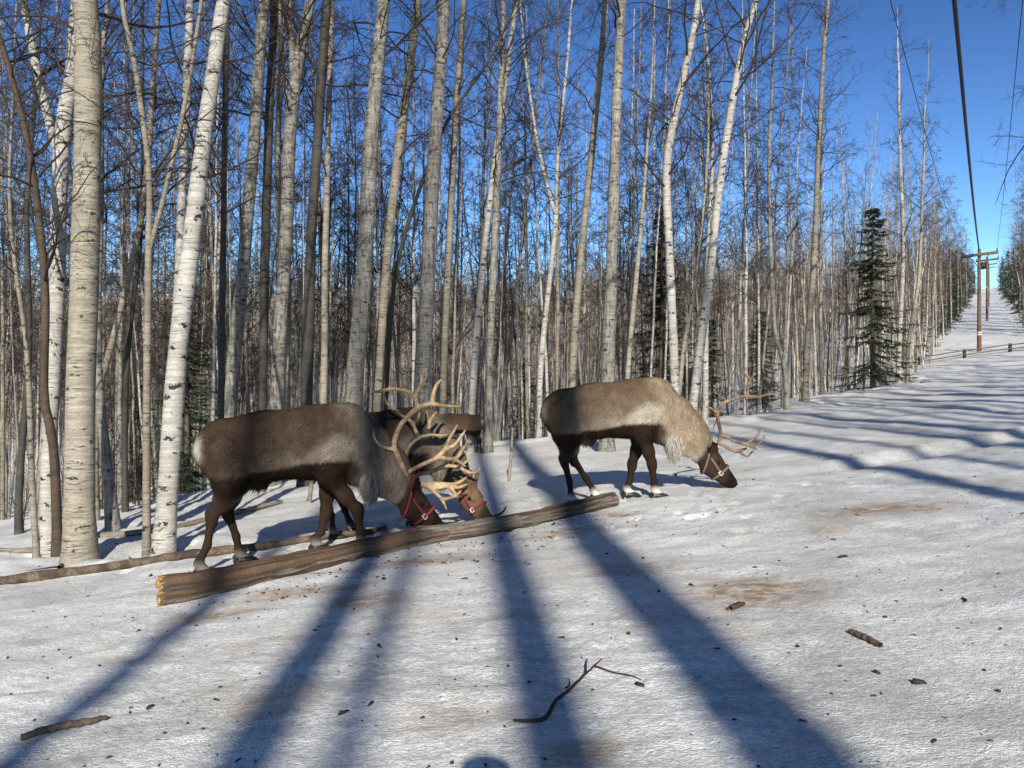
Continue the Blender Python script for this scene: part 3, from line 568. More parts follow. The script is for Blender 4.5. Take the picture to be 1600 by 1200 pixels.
# ------------------------------------------------------------------ power line up the cut
M['pole'] = mat('weathered pole wood', plain((.105, .072, .048), .85, .4, 3)); M['polelow'] = mat('red-brown pole wood', plain((.12, .055, .03), .85, .3, 4))
M['wire'] = mat('black cable', plain((.012, .012, .013), .6, .1)); M['steel'] = mat('galvanised wire', plain((.45, .45, .43), .5, .1))
M['white'] = mat('white paint', plain((.75, .74, .72), .6, .08)); M['redp'] = mat('red paint', plain((.5, .06, .04), .6, .15))
def cyl(p0, p1, r0, r1, k=10, cap=True):
    V, Q = tubes(np.array([[p0, p1]], float), np.array([[r0, r1]]), k)
    return V, Q
def solid(name, parts, m, parent):
    b = MB()
    for V, Q in parts: b.add(V, Q)
    return b.build(name, m, parent)
def pole(X0, Y0, H, label, detail=True):
    g = ground(X0, Y0); root = empty('utility_pole', (X0, Y0, g)); tag(root, label, 'utility pole')
    V, Q = tubes(np.array([[[0, 0, -.3], [0, 0, 2.2], [0, 0, H - .6], [0, 0, H]]]), np.array([[.115, .11, .09, .085]]), 12)
    solid('pole_shaft', [(V, Q)], M['pole'], root)
    if detail:
        solid('lower_sleeve', [cyl((0, 0, 0), (0, 0, 1.55), .121, .117, 12)], M['polelow'], root)
        solid('white_band', [cyl((0, 0, .98), (0, 0, 1.03), .124, .124, 12), cyl((0, 0, 1.12), (0, 0, 1.16), .124, .124, 12)], M['white'], root)
        solid('red_band', [cyl((0, 0, 1.03), (0, 0, 1.12), .126, .126, 12)], M['redp'], root)
    ax = np.array([.852, -.523, 0]) * .9
    z = H - .35
    bx = box_vf((-.95, -.07, -.08), (.95, .07, .08)); Vb = np.array(bx[0]); Rm = np.array([[.852, .523, 0], [-.523, .852, 0], [0, .0, 1]]).T
    Vb = Vb @ np.array([[.852, -.523, 0.06], [.523, .852, 0], [0, 0, 1]]) + np.array([-.08, -.14, z]); solid('crossarm', [(Vb, bx[1])], M['pole'], root)
    for s in (-.9, .9):
        c = np.array([s * .852 - .08, -s * .523 - .14, z + .08 + .06 * s]); solid('insulator', [cyl(c, c + (0, 0, .16), .045, .03, 8)], M['wire'], root)
    if detail:
        bx = box_vf((.09, -.18, H - 1.2), (.30, .08, H - .8)); solid('junction_box', [(bx[0], bx[1])], M['wire'], root)
        solid('brace', [cyl((-.5, .2, z - .05), (-.02, -.1, z - .8), .025, .025, 6), cyl((.35, -.35, z - .05), (.02, -.1, z - .8), .025, .025, 6)], M['pole'], root)
    return root, g
PX0, PY0 = 27.8, 46.0; PH = 6.1
_, pg = pole(PX0, PY0, PH, 'nearest wooden power pole with a red and white band near its foot')
u = np.array([.523, .852])
for s, lb in ((34, 'second power pole up the cut, just behind the nearest one'), (72, 'third power pole up the snowy cut'), (120, 'farthest power pole near the top of the cut')):
    q = np.array([PX0, PY0]) + u * s + np.array([.55, .1]) * (s / 34) ** .5; pole(q[0], q[1], 6.3, lb, False)
def wire(name, pts, r, m, label):
    V, Q = tubes(spline(np.array(pts), 40)[None], np.full((1, 40), r), 6); return tag(mk(name, V, [Q], m), label, 'cable')
ztop = pg + PH
def line(off, r, label, x0, m):
    a = np.array([PX0 + off * .852 - .08, PY0 - off * .523 - .1, ztop - .12 + .1 * (off == 0)]); b = np.array(px(x0, 0, 13.0)); d = b - a
    pts = [a + d * t - np.array([0, 0, .35 * math.sin(math.pi * min(t, 1)) if t < 1 else 0]) for t in (0, .25, .5, .75, 1.0)] + [a + d * 1.4 + np.array([0, 0, .3])]
    wire('overhead_cable', pts, r, m, label)
line(0, .038, 'thick black overhead cable running to the top of the nearest pole', 1491, M['wire'])
line(-.9, .008, 'thin overhead wire left of the thick cable', 1391, M['wire'])
line(.9, .008, 'thin overhead wire right of the thick cable', 1598, M['wire'])
g2 = np.array(px(1625, 520, 38)); g2[2] = ground(g2[0], g2[1])
wire('guy_wire', [(PX0 + .15, PY0, pg + PH * .70), tuple((np.array([PX0, PY0, pg + PH * .70]) + g2) / 2 - (0, 0, .05)), tuple(g2)], .018, M['steel'], 'pale guy wire slanting from the nearest pole to the snow')
M['rot2'] = mat('grey rail wood', plain((.09, .07, .055), .85, .4, 6))
# low rail fence across the clearing
fa, fb = Vector((22.6, 43)), Vector((36, 44)); fr = empty('rail_fence', (fa.x, fa.y, ground(fa.x, fa.y))); tag(fr, 'low wooden rail fence crossing the snow in front of the pole', 'fence')
fo = np.array(fr.location)
for q in range(6):
    P = fa.lerp(fb, q / 5); g = ground(P.x, P.y); V, F = box_vf((P.x - .065, P.y - .065, g - .2), (P.x + .065, P.y + .065, g + .48)); solid('post', [(np.array(V) - fo, F)], M['twig'], fr)
for q in range(5):
    for zz in (.18, .40):
        a = fa.lerp(fb, q / 5); b_ = fa.lerp(fb, (q + 1) / 5)
        solid('rail', [cyl(np.array([a.x, a.y - .12, ground(a.x, a.y) + zz]) - fo, np.array([b_.x, b_.y - .12, ground(b_.x, b_.y) + zz + .03]) - fo, .034, .03, 7)], M['rot2'], fr)

# ------------------------------------------------------------------ fallen wood
def log_f(t, b):
    at = t.nodes.new('ShaderNodeAttribute'); at.attribute_name = 'Col'; v = mapped(t, (1, 1, 1))
    L(t, mixc(t, ramp(t, noise(t, v, 38, 5, .7), [(.3, .55), (.6, 0)]).outputs[0], at.outputs['Color'], (.02, .014, .01)), b.inputs['Base Color'])
    b.inputs['Roughness'].default_value = .75; bump(t, b, noise(t, v, 45, 5, .7), .8, .012)
M['log'] = mat('stripped and barked log', log_f)
M['raw'] = mat('fresh split wood', plain((.40, .25, .085), .85, .6, 25))
def rot_f(t, b):
    v = mapped(t, (1, 1, 1)); c = mixc(t, ramp(t, noise(t, v, 5, 5, .65), [(.42, 0), (.58, 1)]).outputs[0], (.035, .023, .016), (.15, .105, .068))
    L(t, mixc(t, ramp(t, noise(t, v, 60, 4, .7), [(.45, 0), (.65, .8)]).outputs[0], c, (.03, .02, .014)), b.inputs['Base Color']); b.inputs['Roughness'].default_value = .85; bump(t, b, noise(t, v, 50, 5, .7), .9, .01)
M['rot'] = mat('bare branch wood', rot_f)
def lerp3_(p, q, t): return p + (q - p) * np.asarray(t)[..., None]
def log(pts, rr, label, m, name='fallen_log', k=18, n=70, seed=1, rough=.12, end=None, cat='log'):
    P = spline(np.array(pts, float), n); r = np.interp(np.linspace(0, 1, n), np.linspace(0, 1, len(rr)), rr)
    V, Q = tubes(P[None], r[None], k); c = np.repeat(P, k, 0); d = V - c
    nz = rough * vnoise(V * np.array([4, 4, 4]) / max(rr) * .12, seed) + rough * .6 * vnoise(V / max(rr) * 1.1, seed + 2)
    V = c + d * (1 + nz)[:, None]
    if end:  # jagged broken near end
        V = V.reshape(n, k, 3); ax = P[0] - P[1]; ax /= np.linalg.norm(ax); rj = np.random.default_rng(4)
        V[0] += ax * rj.uniform(-.02, .05, (k, 1)); V = V.reshape(-1, 3)
    cc = None
    if end:
        Vr = V - c; tt = np.repeat(np.linspace(0, 1, n), k); up = Vr[:, 2] / (np.linalg.norm(Vr, axis=1) + 1e-9); yy = Vr[:, 1] / (np.linalg.norm(Vr, axis=1) + 1e-9)
        al = np.stack([tt * 4.2, np.repeat(np.arange(k)[None] / k, n, 0).ravel() * 6.0, tt * 0], -1)
        m0 = .55 * vnoise(al * np.array([2.2, 1.2, 1]), 31) + .35 * vnoise(al * np.array([7, 3, 1]), 32)
        bk = ss(-.025, .025, m0 + .75 * (tt - .47) - .55 * (up + .25) * ss(.62, .4, tt)); g1 = vnoise(al * np.array([1.3, 5, 1]), 33) * .7 + vnoise(al * np.array([3, 9, 1]), 37) * .5; g2_ = vnoise(al * np.array([9, 8, 1]), 34)
        wood = lerp3_(np.array([.020, .012, .008]), np.array([.125, .072, .038]), np.clip(.5 + .6 * g1 + .25 * g2_, 0, 1)); brk = lerp3_(np.array([.038, .029, .022]), np.array([.185, .152, .118]), np.clip(.5 + .5 * g2_ + .35 * g1, 0, 1))
        cc = wood + (brk - wood) * bk[:, None]; V = c + Vr * (1 + .10 * bk + .07 * g2_ * bk + .035 * g1 + .10 * np.maximum(0, vnoise(al * np.array([1.3, .9, 1]), 36) - .35))[:, None]
    root = empty(name, tuple(P[0])); tag(root, label, cat); body = mk('stem', V - P[0], [Q], m, root, True, None, cc)
    for e, rowi in ((0, 0), (1, n - 1)):
        ring = V.reshape(n, k, 3)[rowi]; ct = ring.mean(0); inn = ct + (ring - ct) * .5
        ax = P[0] - P[1] if e == 0 else P[-1] - P[-2]; ax = ax / np.linalg.norm(ax); rj = np.random.default_rng(8 + e)
        inn = inn + ax * rj.uniform(-.03, .04, (k, 1)) * (r[rowi] / .1); ctt = ct + ax * .0
        VV = np.concatenate([ring, inn, [ctt]]); j = np.arange(k); jn = (j + 1) % k
        F4 = np.stack([j, jn, k + jn, k + j], -1); F3 = np.stack([k + j, k + jn, np.full(k, 2 * k)], -1)
        if e: F4 = F4[:, ::-1]; F3 = F3[:, ::-1]
        mk('broken_end', VV - P[0], [F4, F3], M['raw'] if (end and e == 0) else M['rot'], root, False)
    return root
def gpt(x, y, dz=0.0):
    g = gp(x, y); return (g.x, g.y, ground(g.x, g.y) + dz)
a = gpt(252, 944); b_ = gpt(962, 791); LR = [.105, .092, .082, .073, .070, .066]
pts = []
for (x, y), rr_ in zip([(254, 945), (321, 933), (480, 893), (640, 854), (800, 826), (961, 791)], LR):
    g = gp(x, y); pts.append((g.x, g.y + .05, ground(g.x, g.y + .05) + rr_ * .86))
log(pts, LR, 'long broken log in front of the reindeer, yellow raw wood at its near end', M['log'], n=300, k=90, rough=.13, end=True)
def pole_pts(px_pts, r): return [gpt(x, y, r * .8) for x, y in px_pts]
log(pole_pts([(-30, 920), (60, 910), (180, 893), (300, 876), (420, 858), (520, 843), (570, 836), (603, 827)], .04), [.042, .046, .042, .04, .036, .03, .022], 'long thin fallen trunk lying behind the broken log, under the nearest reindeer', M['rot'], k=12, n=70, rough=.2)
log(pole_pts([(-20, 870), (60, 858), (140, 846), (240, 832), (340, 810), (440, 786)], .035), [.034, .036, .034, .032, .03, .026], 'long pale fallen pole behind the thick cream birch', M['tan'], k=10, n=50, rough=.2)
def stick(pts, rr, label, m='rot', name='stick', forks=()):
    b = MB(); P = spline(np.array(pts, float), 22); r = np.interp(np.linspace(0, 1, 22), np.linspace(0, 1, len(rr)), rr)
    rj = np.random.default_rng(int(abs(pts[0][0] * 1000)) + 5); P[1:-1] += rj.normal(0, max(rr) * .12, (20, 3)); r = r * rj.uniform(.93, 1.07, 22)
    V, Q = tubes(P[None], r[None], 7); b.add(V, Q)
    for f in forks:
        P2 = spline(np.array(f, float), 10); V, Q = tubes(P2[None], np.linspace(max(rr) * .6, .0015, 10)[None], 5); b.add(V, Q)
    o = b.build(name, M[m]); return tag(o, label, 'stick')
def gs(lst, dz): return [gpt(x, y, dz) for x, y in lst]
stick(gs([(802, 1138), (850, 1136), (868, 1112), (893, 1086), (915, 1066), (940, 1048)], .012), [.005, .009, .008, .007, .005, .003], 'dark crooked twig lying in the middle foreground snow', 'twig', 'fallen_twig',
      [gs([(930, 1056), (958, 1062), (985, 1068), (1003, 1074)], .006), gs([(915, 1066), (916, 1056), (918, 1047)], .02), gs([(884, 1094), (890, 1084), (889, 1075)], .02)])
stick(gs([(33, 1156), (70, 1146), (110, 1138), (150, 1129), (167, 1126)], .018), [.014, .016, .016, .015, .009], 'short thick stick with a pale broken tip in the lower left corner')
stick(gs([(1328, 993), (1350, 1003), (1377, 1014)], .012), [.012, .016, .010], 'short piece of branch on the snow at the right')
stick(gs([(1140, 958), (1152, 953), (1162, 948)], .012), [.014, .018, .010], 'small chunk of brown bark beside the yellow stain', 'brown', 'bark_chunk')
stick(gs([(1504, 930), (1510, 936), (1507, 940)], .006), [.004, .005, .003], 'tiny dark twig on the far right snow', 'twig', 'fallen_twig')
stick(gs([(757, 806), (772, 808), (785, 802), (791, 795)], .02), [.008, .010, .010, .006], 'curled dark twig lying by the nose of the middle reindeer', 'twig', 'fallen_twig')
stick(gs([(92, 888), (120, 868), (150, 858)], .02), [.018, .016, .006], 'forked dead branch at the foot of the thick cream birch', 'brown', 'dead_branch', [gs([(98, 882), (75, 890), (42, 902)], .02)])
stick(gs([(182, 858), (205, 866), (230, 878)], .012), [.008, .007, .003], 'thin twig on the snow by the tan sapling', 'twig', 'fallen_twig')
def stake(x, y, x2, y2, r, label, m='tan'):
    g = gp(x, y); gz = ground(g.x, g.y); P = [(g.x, g.y, gz - .08), tuple((Vector((g.x, g.y, gz)) + px(x2, y2, g.y)) / 2 + Vector((.01, 0, 0))), tuple(px(x2, y2, g.y))]
    V, Q = tubes(spline(np.array(P), 12)[None], np.linspace(r, r * .7, 12)[None], 8); tag(mk('broken_stem', V, [Q], M[m]), label, 'stem')
stake(794, 752, 801, 668, .022, 'thin upright broken stem in the snow left of the pale reindeer')
stake(481, 787, 487, 752, .035, 'short broken stem standing under the belly of the nearest reindeer')
stake(1112, 672, 1150, 570, .009, 'dark bare stem leaning beside the antler of the pale reindeer', 'twig')
# dark crumbs of bark and droppings all over the snow
rg = np.random.default_rng(5); cr = MB()
for q in range(1500):
    if q < 450:
        t = rg.random(); cx, cy = a[0] + (b_[0] - a[0]) * t + rg.normal(0, .35), a[1] + (b_[1] - a[1]) * t - abs(rg.normal(0, .45)) - .1
    elif q < 1500:
        Yv = 2.0 + 9 * rg.random() ** 1.3; cx, cy = Yv * rg.uniform(-.7, .7), Yv
    else:
        c0 = [(1.4, 4.4), (2.3, 4.6), (3.6, 7.6), (-.6, 5.2), (2.0, 3.4), (4.0, 9.0), (-2.2, 5.4), (.5, 3.1)][int(rg.integers(0, 8))]; cx, cy = rg.normal(c0[0], .55), rg.normal(c0[1], .4)
    s = (abs(rg.normal(0, .0030)) + .0014) * (1.7 if q % 29 == 0 else 1); g = ground(cx, cy); th = rg.uniform(0, 6.28); el = rg.uniform(1, 3.4) if q % 3 else 1
    V, F = box_vf((-s * el, -s, 0), (s * el, s, s * 1.1)); V = np.array(V); V[4:, :2] *= .5; V = V * rg.uniform(.6, 1.4, (8, 1))
    V = V @ np.array([[math.cos(th), math.sin(th), 0], [-math.sin(th), math.cos(th), 0], [0, 0, 1]]) + (cx, cy, g - .001); cr.add(V, F)
o = cr.build('bark_crumbs', M['twig'], None, False); tag(o, 'dark crumbs of bark and droppings scattered over the snow', 'debris', None, 'stuff')

# ------------------------------------------------------------------ reindeer
class Field:
    """signed-distance grid; prims are blended in, then meshed as ONE continuous surface"""
    def __init__(s, lo, hi, h):
        s.lo = np.array(lo, float); s.h = h; s.n = np.ceil((np.array(hi) - s.lo) / h).astype(int) + 1
        s.F = np.full(s.n, .6, np.float32)
    def cap(s, a, b, ra, rb, k=.05, ys=1.0):
        a = np.array(a, float); b = np.array(b, float); m = max(ra, rb) + k + 3 * s.h
        lo = np.minimum(a, b) - m; hi = np.maximum(a, b) + m
        i0 = np.clip(((lo - s.lo) / s.h).astype(int), 0, s.n - 1); i1 = np.clip(((hi - s.lo) / s.h).astype(int) + 2, 1, s.n)
        if (i1 <= i0).any(): return
        ax = [s.lo[c] + s.h * np.arange(i0[c], i1[c]) for c in range(3)]
        X, Y, Z = np.meshgrid(*ax, indexing='ij', sparse=True)
        ym = (a[1] + b[1]) / 2
        d = b - a; d = np.array([d[0], d[1] / ys, d[2]]); q = d @ d + 1e-12
        px_, py_, pz_ = X - a[0], (Y - a[1]) / ys, Z - a[2]
        t = np.clip((px_ * d[0] + py_ * d[1] + pz_ * d[2]) / q, 0, 1)
        D = np.sqrt((px_ - t * d[0]) ** 2 + (py_ - t * d[1]) ** 2 + (pz_ - t * d[2]) ** 2) - (ra + (rb - ra) * t)
        if ys < 1: D = D * (ys * .5 + .5)
        sl = tuple(slice(i0[c], i1[c]) for c in range(3)); F = s.F[sl]
        hh = np.maximum(k - np.abs(F - D), 0) / k
        s.F[sl] = np.minimum(F, D) - hh * hh * k / 4
    def chain(s, pts, k=.05, ys=1.0):
        for p, q in zip(pts[:-1], pts[1:]): s.cap(p[:3], q[:3], p[3], q[3], k, ys)
    def at(s, P):
        g = (np.asarray(P, float) - s.lo) / s.h; i = np.clip(np.floor(g).astype(int), 0, s.n - 2); f = g - i; o = 0
        for dx in (0, 1):
            for dy in (0, 1):
                for dz in (0, 1):
                    wg = (f[..., 0] if dx else 1 - f[..., 0]) * (f[..., 1] if dy else 1 - f[..., 1]) * (f[..., 2] if dz else 1 - f[..., 2])
                    o = o + wg * s.F[i[..., 0] + dx, i[..., 1] + dy, i[..., 2] + dz]
        return o
    def march(s, o, d, off=0.0):
        o = np.asarray(o, float); d = np.asarray(d, float); d = d / np.linalg.norm(d); t = 0.0
        while t < .6 and s.at(o + d * t) < off: t += .002
        return o + d * t
    def mesh(s):
        F = s.F; S = F < 0; n = s.n
        c = S[:-1, :-1, :-1].astype(np.int8)
        tot = sum(S[dx:n[0] - 1 + dx, dy:n[1] - 1 + dy, dz:n[2] - 1 + dz].astype(np.int8) for dx in (0, 1) for dy in (0, 1) for dz in (0, 1))
        act = np.argwhere((tot > 0) & (tot < 8)); idx = np.full(np.array(tot.shape), -1, np.int32); idx[tuple(act.T)] = np.arange(len(act))
        cor = [(dx, dy, dz) for dx in (0, 1) for dy in (0, 1) for dz in (0, 1)]
        val = np.stack([F[act[:, 0] + a, act[:, 1] + b, act[:, 2] + c_] for a, b, c_ in cor], 1)
        acc = np.zeros((len(act), 3)); cnt = np.zeros(len(act))
        for p in range(8):
            for q in range(p + 1, 8):
                dp = np.array(cor[q]) - np.array(cor[p])
                if np.abs(dp).sum() != 1: continue
                va, vb = val[:, p], val[:, q]; x = (va < 0) != (vb < 0); t = np.where(x, va / np.where(x, va - vb, 1), 0)
                acc += np.where(x[:, None], np.array(cor[p]) + t[:, None] * dp, 0); cnt += x
        V = s.lo + s.h * (act + acc / cnt[:, None]); faces = []
        for ax in range(3):
            o1, o2 = (ax + 1) % 3, (ax + 2) % 3
            a = [slice(None)] * 3; b = [slice(None)] * 3; a[ax] = slice(0, -1); b[ax] = slice(1, None)
            Sa, Sb = S[tuple(a)], S[tuple(b)]; e = np.argwhere(Sa != Sb)
            e = e[(e[:, o1] > 0) & (e[:, o2] > 0) & (e[:, o1] < n[o1] - 1) & (e[:, o2] < n[o2] - 1)]
            u1 = np.zeros(3, int); u1[o1] = 1; u2 = np.zeros(3, int); u2[o2] = 1
            q = np.stack([idx[tuple((e - u1 - u2).T)], idx[tuple((e - u2).T)], idx[tuple(e.T)], idx[tuple((e - u1).T)]], 1)
            fl = Sa[tuple(e.T)]; q[~fl] = q[~fl][:, ::-1]; faces.append(q)
        return V, np.concatenate(faces)
def attr_mat(name, rough, sheen=0.0, spec=.25):
    def f(t, b):
        a = t.nodes.new('ShaderNodeAttribute'); a.attribute_name = 'Col'; L(t, a.outputs['Color'], b.inputs['Base Color'])
        b.inputs['Roughness'].default_value = rough; b.inputs['Specular IOR Level'].default_value = spec
        if sheen: b.inputs['Sheen Weight'].default_value = sheen; b.inputs['Sheen Roughness'].default_value = .5
    return mat(name, f)
M['hide'] = attr_mat('hide', .9, 0, .04); M['fur'] = attr_mat('fur', .75, 0, .04)
M['hoof'] = mat('hoof horn', plain((.018, .015, .013), .4, .3)); M['eye'] = mat('eye', plain((.006, .005, .005), .08, .1))
def antler_f(c1, c2):
    def f(t, b):
        v = mapped(t, (1, 1, 1)); c = mixc(t, ramp(t, noise(t, v, 11, 6, .7), [(.38, 0), (.62, 1)]).outputs[0], c1, c2); L(t, mixc(t, ramp(t, noise(t, v, 70, 4, .7), [(.5, 0), (.66, .75)]).outputs[0], c, tuple(x * .35 for x in c1)), b.inputs['Base Color'])
        b.inputs['Roughness'].default_value = .6; bump(t, b, noise(t, v, 75, 5, .7), .8, .006)
    return f
M['antler'] = mat('golden antler', antler_f((.15, .088, .042), (.40, .285, .16)))
M['antlerred'] = mat('red-brown antler', antler_f((.070, .038, .024), (.25, .175, .11)))
M['strapred'] = mat('red webbing', plain((.17, .022, .026), .8, .25, 60)); M['straptan'] = mat('grey-tan webbing', plain((.13, .10, .08), .8, .25, 60)); M['buckle'] = mat('nickel buckle', plain((.6, .58, .54), .3, .05))
HA, HB = np.array([1.02, 0, .385]), np.array([1.238, 0, .085])          # head axis, poll to nose
HD = (HB - HA) / np.linalg.norm(HB - HA); HU = np.array([HD[2] * -1, 0, HD[0]]) * 1.0                # HU points out of the forehead
def lerp3(a, b, t): return a + (b - a) * np.asarray(t)[..., None]
def coat(P, st):
    x, y, z = P[:, 0], P[:, 1], P[:, 2]
    n1 = vnoise(P * 7, 1) * .5 + vnoise(P * 17, 2) * .35; n2_ = vnoise(P * np.array([14, 14, 5]), 3)
    c = np.zeros((len(P), 3)) + np.array(st['back'])
    rib = .5 + .5 * np.sin(x * 62 + 6 * vnoise(P * 3, 5) + z * 9); t = (1 - .22 * rib * ss(.5, .2, x)) * np.clip((1.14 - z) / .40, 0, 1) ** 1.3 * (.25 + .75 * ss(-.62, .25, x + .12 * n1)) * (1 - .25 * np.abs(n2_))
    c = lerp3(c, np.array(st['flank']), np.clip(t, 0, 1))
    # bright band above the dark side stripe, brightest behind the shoulder
    edge = .775 + .02 * np.sin(x * 5) + .018 * n1
    band = ss(.92, .79, z + .05 * n1 - .12 * ss(.15, .45, x)) * ss(-.46, .1, x) * (.45 + .55 * ss(-.1, .35, x))
    c = lerp3(c, np.array(st['band']), np.clip(band * .9, 0, 1))
    c = lerp3(c, np.array(st['rump']), ss(-.36, -.56, x + .05 * n1) * .85)
    c = lerp3(c, np.array(st['stripe']), ss(edge + .015, edge - .02, z) * ss(.68, .58, x))
    c = lerp3(c, np.array(st['neck']), ss(.46, .66, x + .22 * (z - .9) + .05 * n1) * ss(.5, .62, z + .35 * (x - .55)))
    c = lerp3(c, np.array(st['mane']), np.exp(-(((x - .66) / .07) ** 2 + ((z - .54) / .10) ** 2)))
    c = lerp3(c, np.array(st['leg']), ss(.64, .50, z + .04 * n1) * ss(.76, .70, x))
    c = lerp3(c, np.array(st['white']), .9 * np.exp(-(((x + .36) / .12) ** 2 + ((z - .60) / .07) ** 2)) * ss(.2, .08, np.abs(y)))
    c = lerp3(c, np.array(st['white']), st.get('sock', .4) * ss(.15, .07, z + .03 * n1) * ss(.78, .7, x))
    c = lerp3(c, np.array(st['white']), st.get('tail', .8) * np.exp(-(((x + .62) / .035) ** 2 + ((z - 1.0) / .10) ** 2)))
    hd = (P - HA) @ HD + .05 * (((P - HA) @ HU) / .12)
    c = lerp3(c, np.array(st['head']), ss(-.115, -.055, hd + .02 * n1) * ss(.84, .90, x))
    c = lerp3(c, np.array(st['head']) * .30, ss(.22, .33, hd + .03 * n1) * ss(.9, 1.0, x))
    n3 = vnoise(P * np.array([26, 26, 16]), 6); return np.clip(c * (1 + .30 * n1 + .22 * n3)[:, None], .004, .9)
def reindeer(name, label, loc, yaw, pitch, scale, st, legs, h=.009, bend=0.0, strap='strapred', nfur=70000, seed=0, ears=True):
    """legs: dict near_hind, far_hind, near_front, far_front -> (knee/hock (x,z), hoof x)"""
    f = Field((-.85, -.34, -.03), (1.42, .34, 1.36), h)
    # trunk
    f.chain([(-.395, 0, .955, .215), (-.12, 0, .93, .248), (.22, 0, .925, .262), (.44, 0, .92, .258)], .1, .78)
    f.chain([(-.42, 0, .995, .18), (-.1, 0, 1.02, .165), (.3, 0, 1.035, .16), (.55, 0, 1.06, .155)], .09, .6)
    f.chain([(-.425, 0, .93, .20), (-.40, 0, .78, .16)], .08, .85)
    f.chain([(.40, 0, .865, .24), (.53, 0, .79, .20)], .09, .74)
    # neck, carried low, and the head
    f.chain([(.50, 0, .93, .265), (.70, 0, .81, .20), (.86, 0, .655, .155), (.985, 0, .485, .108)], .08, .62)
    f.chain([(.60, 0, .70, .14), (.80, 0, .56, .105), (.93, 0, .43, .085)], .08, .55)
    f.chain([(*(HA - HU * .012), .118), (*(HA + HD * .10 - HU * .022), .112), (*(HA + HD * .215 - HU * .004), .074), (*(HA + HD * .30 - HU * .002), .062), (*(HB), .060)], .04, .72)
    f.cap(tuple(HA + HD * .09 - HU * .08), tuple(HA + HD * .31 - HU * .045), .06, .036, .05, .7)
    for s in (-1, 1):
        f.cap((*(HA + HU * .085 + np.array([0, s * .045, 0])),), tuple(HA + HU * .10 + HD * -.01 + np.array([0, s * .058, 0])), .03, .026, .03)   # antler pedicles
        f.cap(tuple(HA + HD * .10 + HU * .045 + np.array([0, s * .06, 0])), tuple(HA + HD * .14 + HU * .05 + np.array([0, s * .058, 0])), .028, .024, .03)    # brow over the eye
        f.cap(tuple(HB + HU * .02 + np.array([0, s * .025, 0])), tuple(HB + HU * .012 + HD * .02 + np.array([0, s * .028, 0])), .03, .026, .03)
    # legs
    hoofs = []
    for key, s in (('near_hind', -1), ('far_hind', 1)):
        (hx, hz), fx = legs[key]; yy = s * .115
        f.chain([(-.41, s * .10, .92, .165), (-.395, s * .12, .72, .135), ((hx - .40) / 2 + .015, s * .118, (hz + .66) / 2, .068), (hx, yy, hz, .042)], .06, .85)
        f.cap((hx - .018, yy, hz + .02), (hx, yy, hz - .05), .030, .034, .03)
        f.chain([(hx, yy, hz, .040), ((hx * .45 + fx * .55), yy, hz * .52, .027), (fx - .03, yy, .115, .031), (fx - .010, yy, .065, .038), (fx + .02, yy, .035, .038)], .03)
        hoofs.append((fx, yy))
    for key, s in (('near_front', -1), ('far_front', 1)):
        (kx, kz), fx = legs[key]; yy = s * .11
        f.chain([(.42, s * .12, .85, .12), (.36, s * .12, .66, .076), ((kx + .36) / 2 + .005, s * .115, (kz + .62) / 2, .052), (kx, yy, kz, .044)], .06, .85)
        f.cap((kx + .008, yy, kz + .03), (kx + .008, yy, kz - .03), .040, .038, .03)
        f.chain([(kx, yy, kz, .040), ((kx + fx) / 2 - .01, yy, kz * .5, .028), (fx - .03, yy, .115, .031), (fx - .010, yy, .065, .038), (fx + .02, yy, .035, .038)], .03)
        hoofs.append((fx, yy))
    f.cap((-.55, 0, 1.05), (-.615, 0, .95), .045, .028, .04)                          # tail
    f.chain([(-.22, 0, .69, .05), (-.16, 0, .65, .04)], .05)                     # sheath
    V, Q = f.mesh(); V0 = V.copy(); C = coat(V, st)
    def bd(P):
        P = np.array(P, float)
        if bend:
            sh = P.shape; P = P.reshape(-1, 3); an = bend * ss(.55, 1.0, P[:, 0]) * ss(.02, .1, P[:, 0] - .5); dx = P[:, 0] - .5
            P = np.stack([.5 + dx * np.cos(an) - P[:, 1] * np.sin(an), dx * np.sin(an) + P[:, 1] * np.cos(an), P[:, 2]], -1).reshape(sh)
        return P
    root = empty(name, loc); root.rotation_mode = 'QUATERNION'
    root.rotation_quaternion = (Matrix.Rotation(yaw, 3, 'Z') @ Matrix.Rotation(-pitch, 3, 'Y')).to_quaternion(); root.scale = (scale,) * 3
    tag(root, label, 'reindeer', 'reindeer')
    body = mk('body', bd(V), [Q], M['hide'], root, True, None, C)
    # fur: short overlapping locks lying along the coat
    rg = np.random.default_rng(seed + 50); a, b, c_ = V[Q[:, 0]], V[Q[:, 1]], V[Q[:, 2]]; d4 = V[Q[:, 3]]
    nn = np.cross(c_ - a, d4 - b); ar = np.linalg.norm(nn, axis=1) + 1e-12; nn = nn / ar[:, None]
    zc = V[Q[:, 0]][:, 2]; xc = V[Q[:, 0]][:, 0]
    hd = (V[Q[:, 0]] - HA) @ HD
    wgt = ar * (1 + .6 * (xc > .5)); wgt[(zc < .09) & (xc < .8)] = 0; wgt[(hd > .28) & (xc > .9)] *= .0
    fi = rg.choice(len(Q), nfur, p=wgt / wgt.sum()); u1, u2 = rg.random(nfur)[:, None], rg.random(nfur)[:, None]
    P = (a[fi] * (1 - u1) + b[fi] * u1) * (1 - u2) + (d4[fi] * (1 - u1) + c_[fi] * u1) * u2; n_ = nn[fi]
    x, z = P[:, 0], P[:, 2]; hd = hd[fi]
    neckm = ss(.5, .7, x + .2 * (z - .9)) * ss(.5, .6, z + .35 * (x - .55)); headm = ss(-.05, .03, hd) * (x > .85); legm = ss(.62, .48, z) * (x < .76)
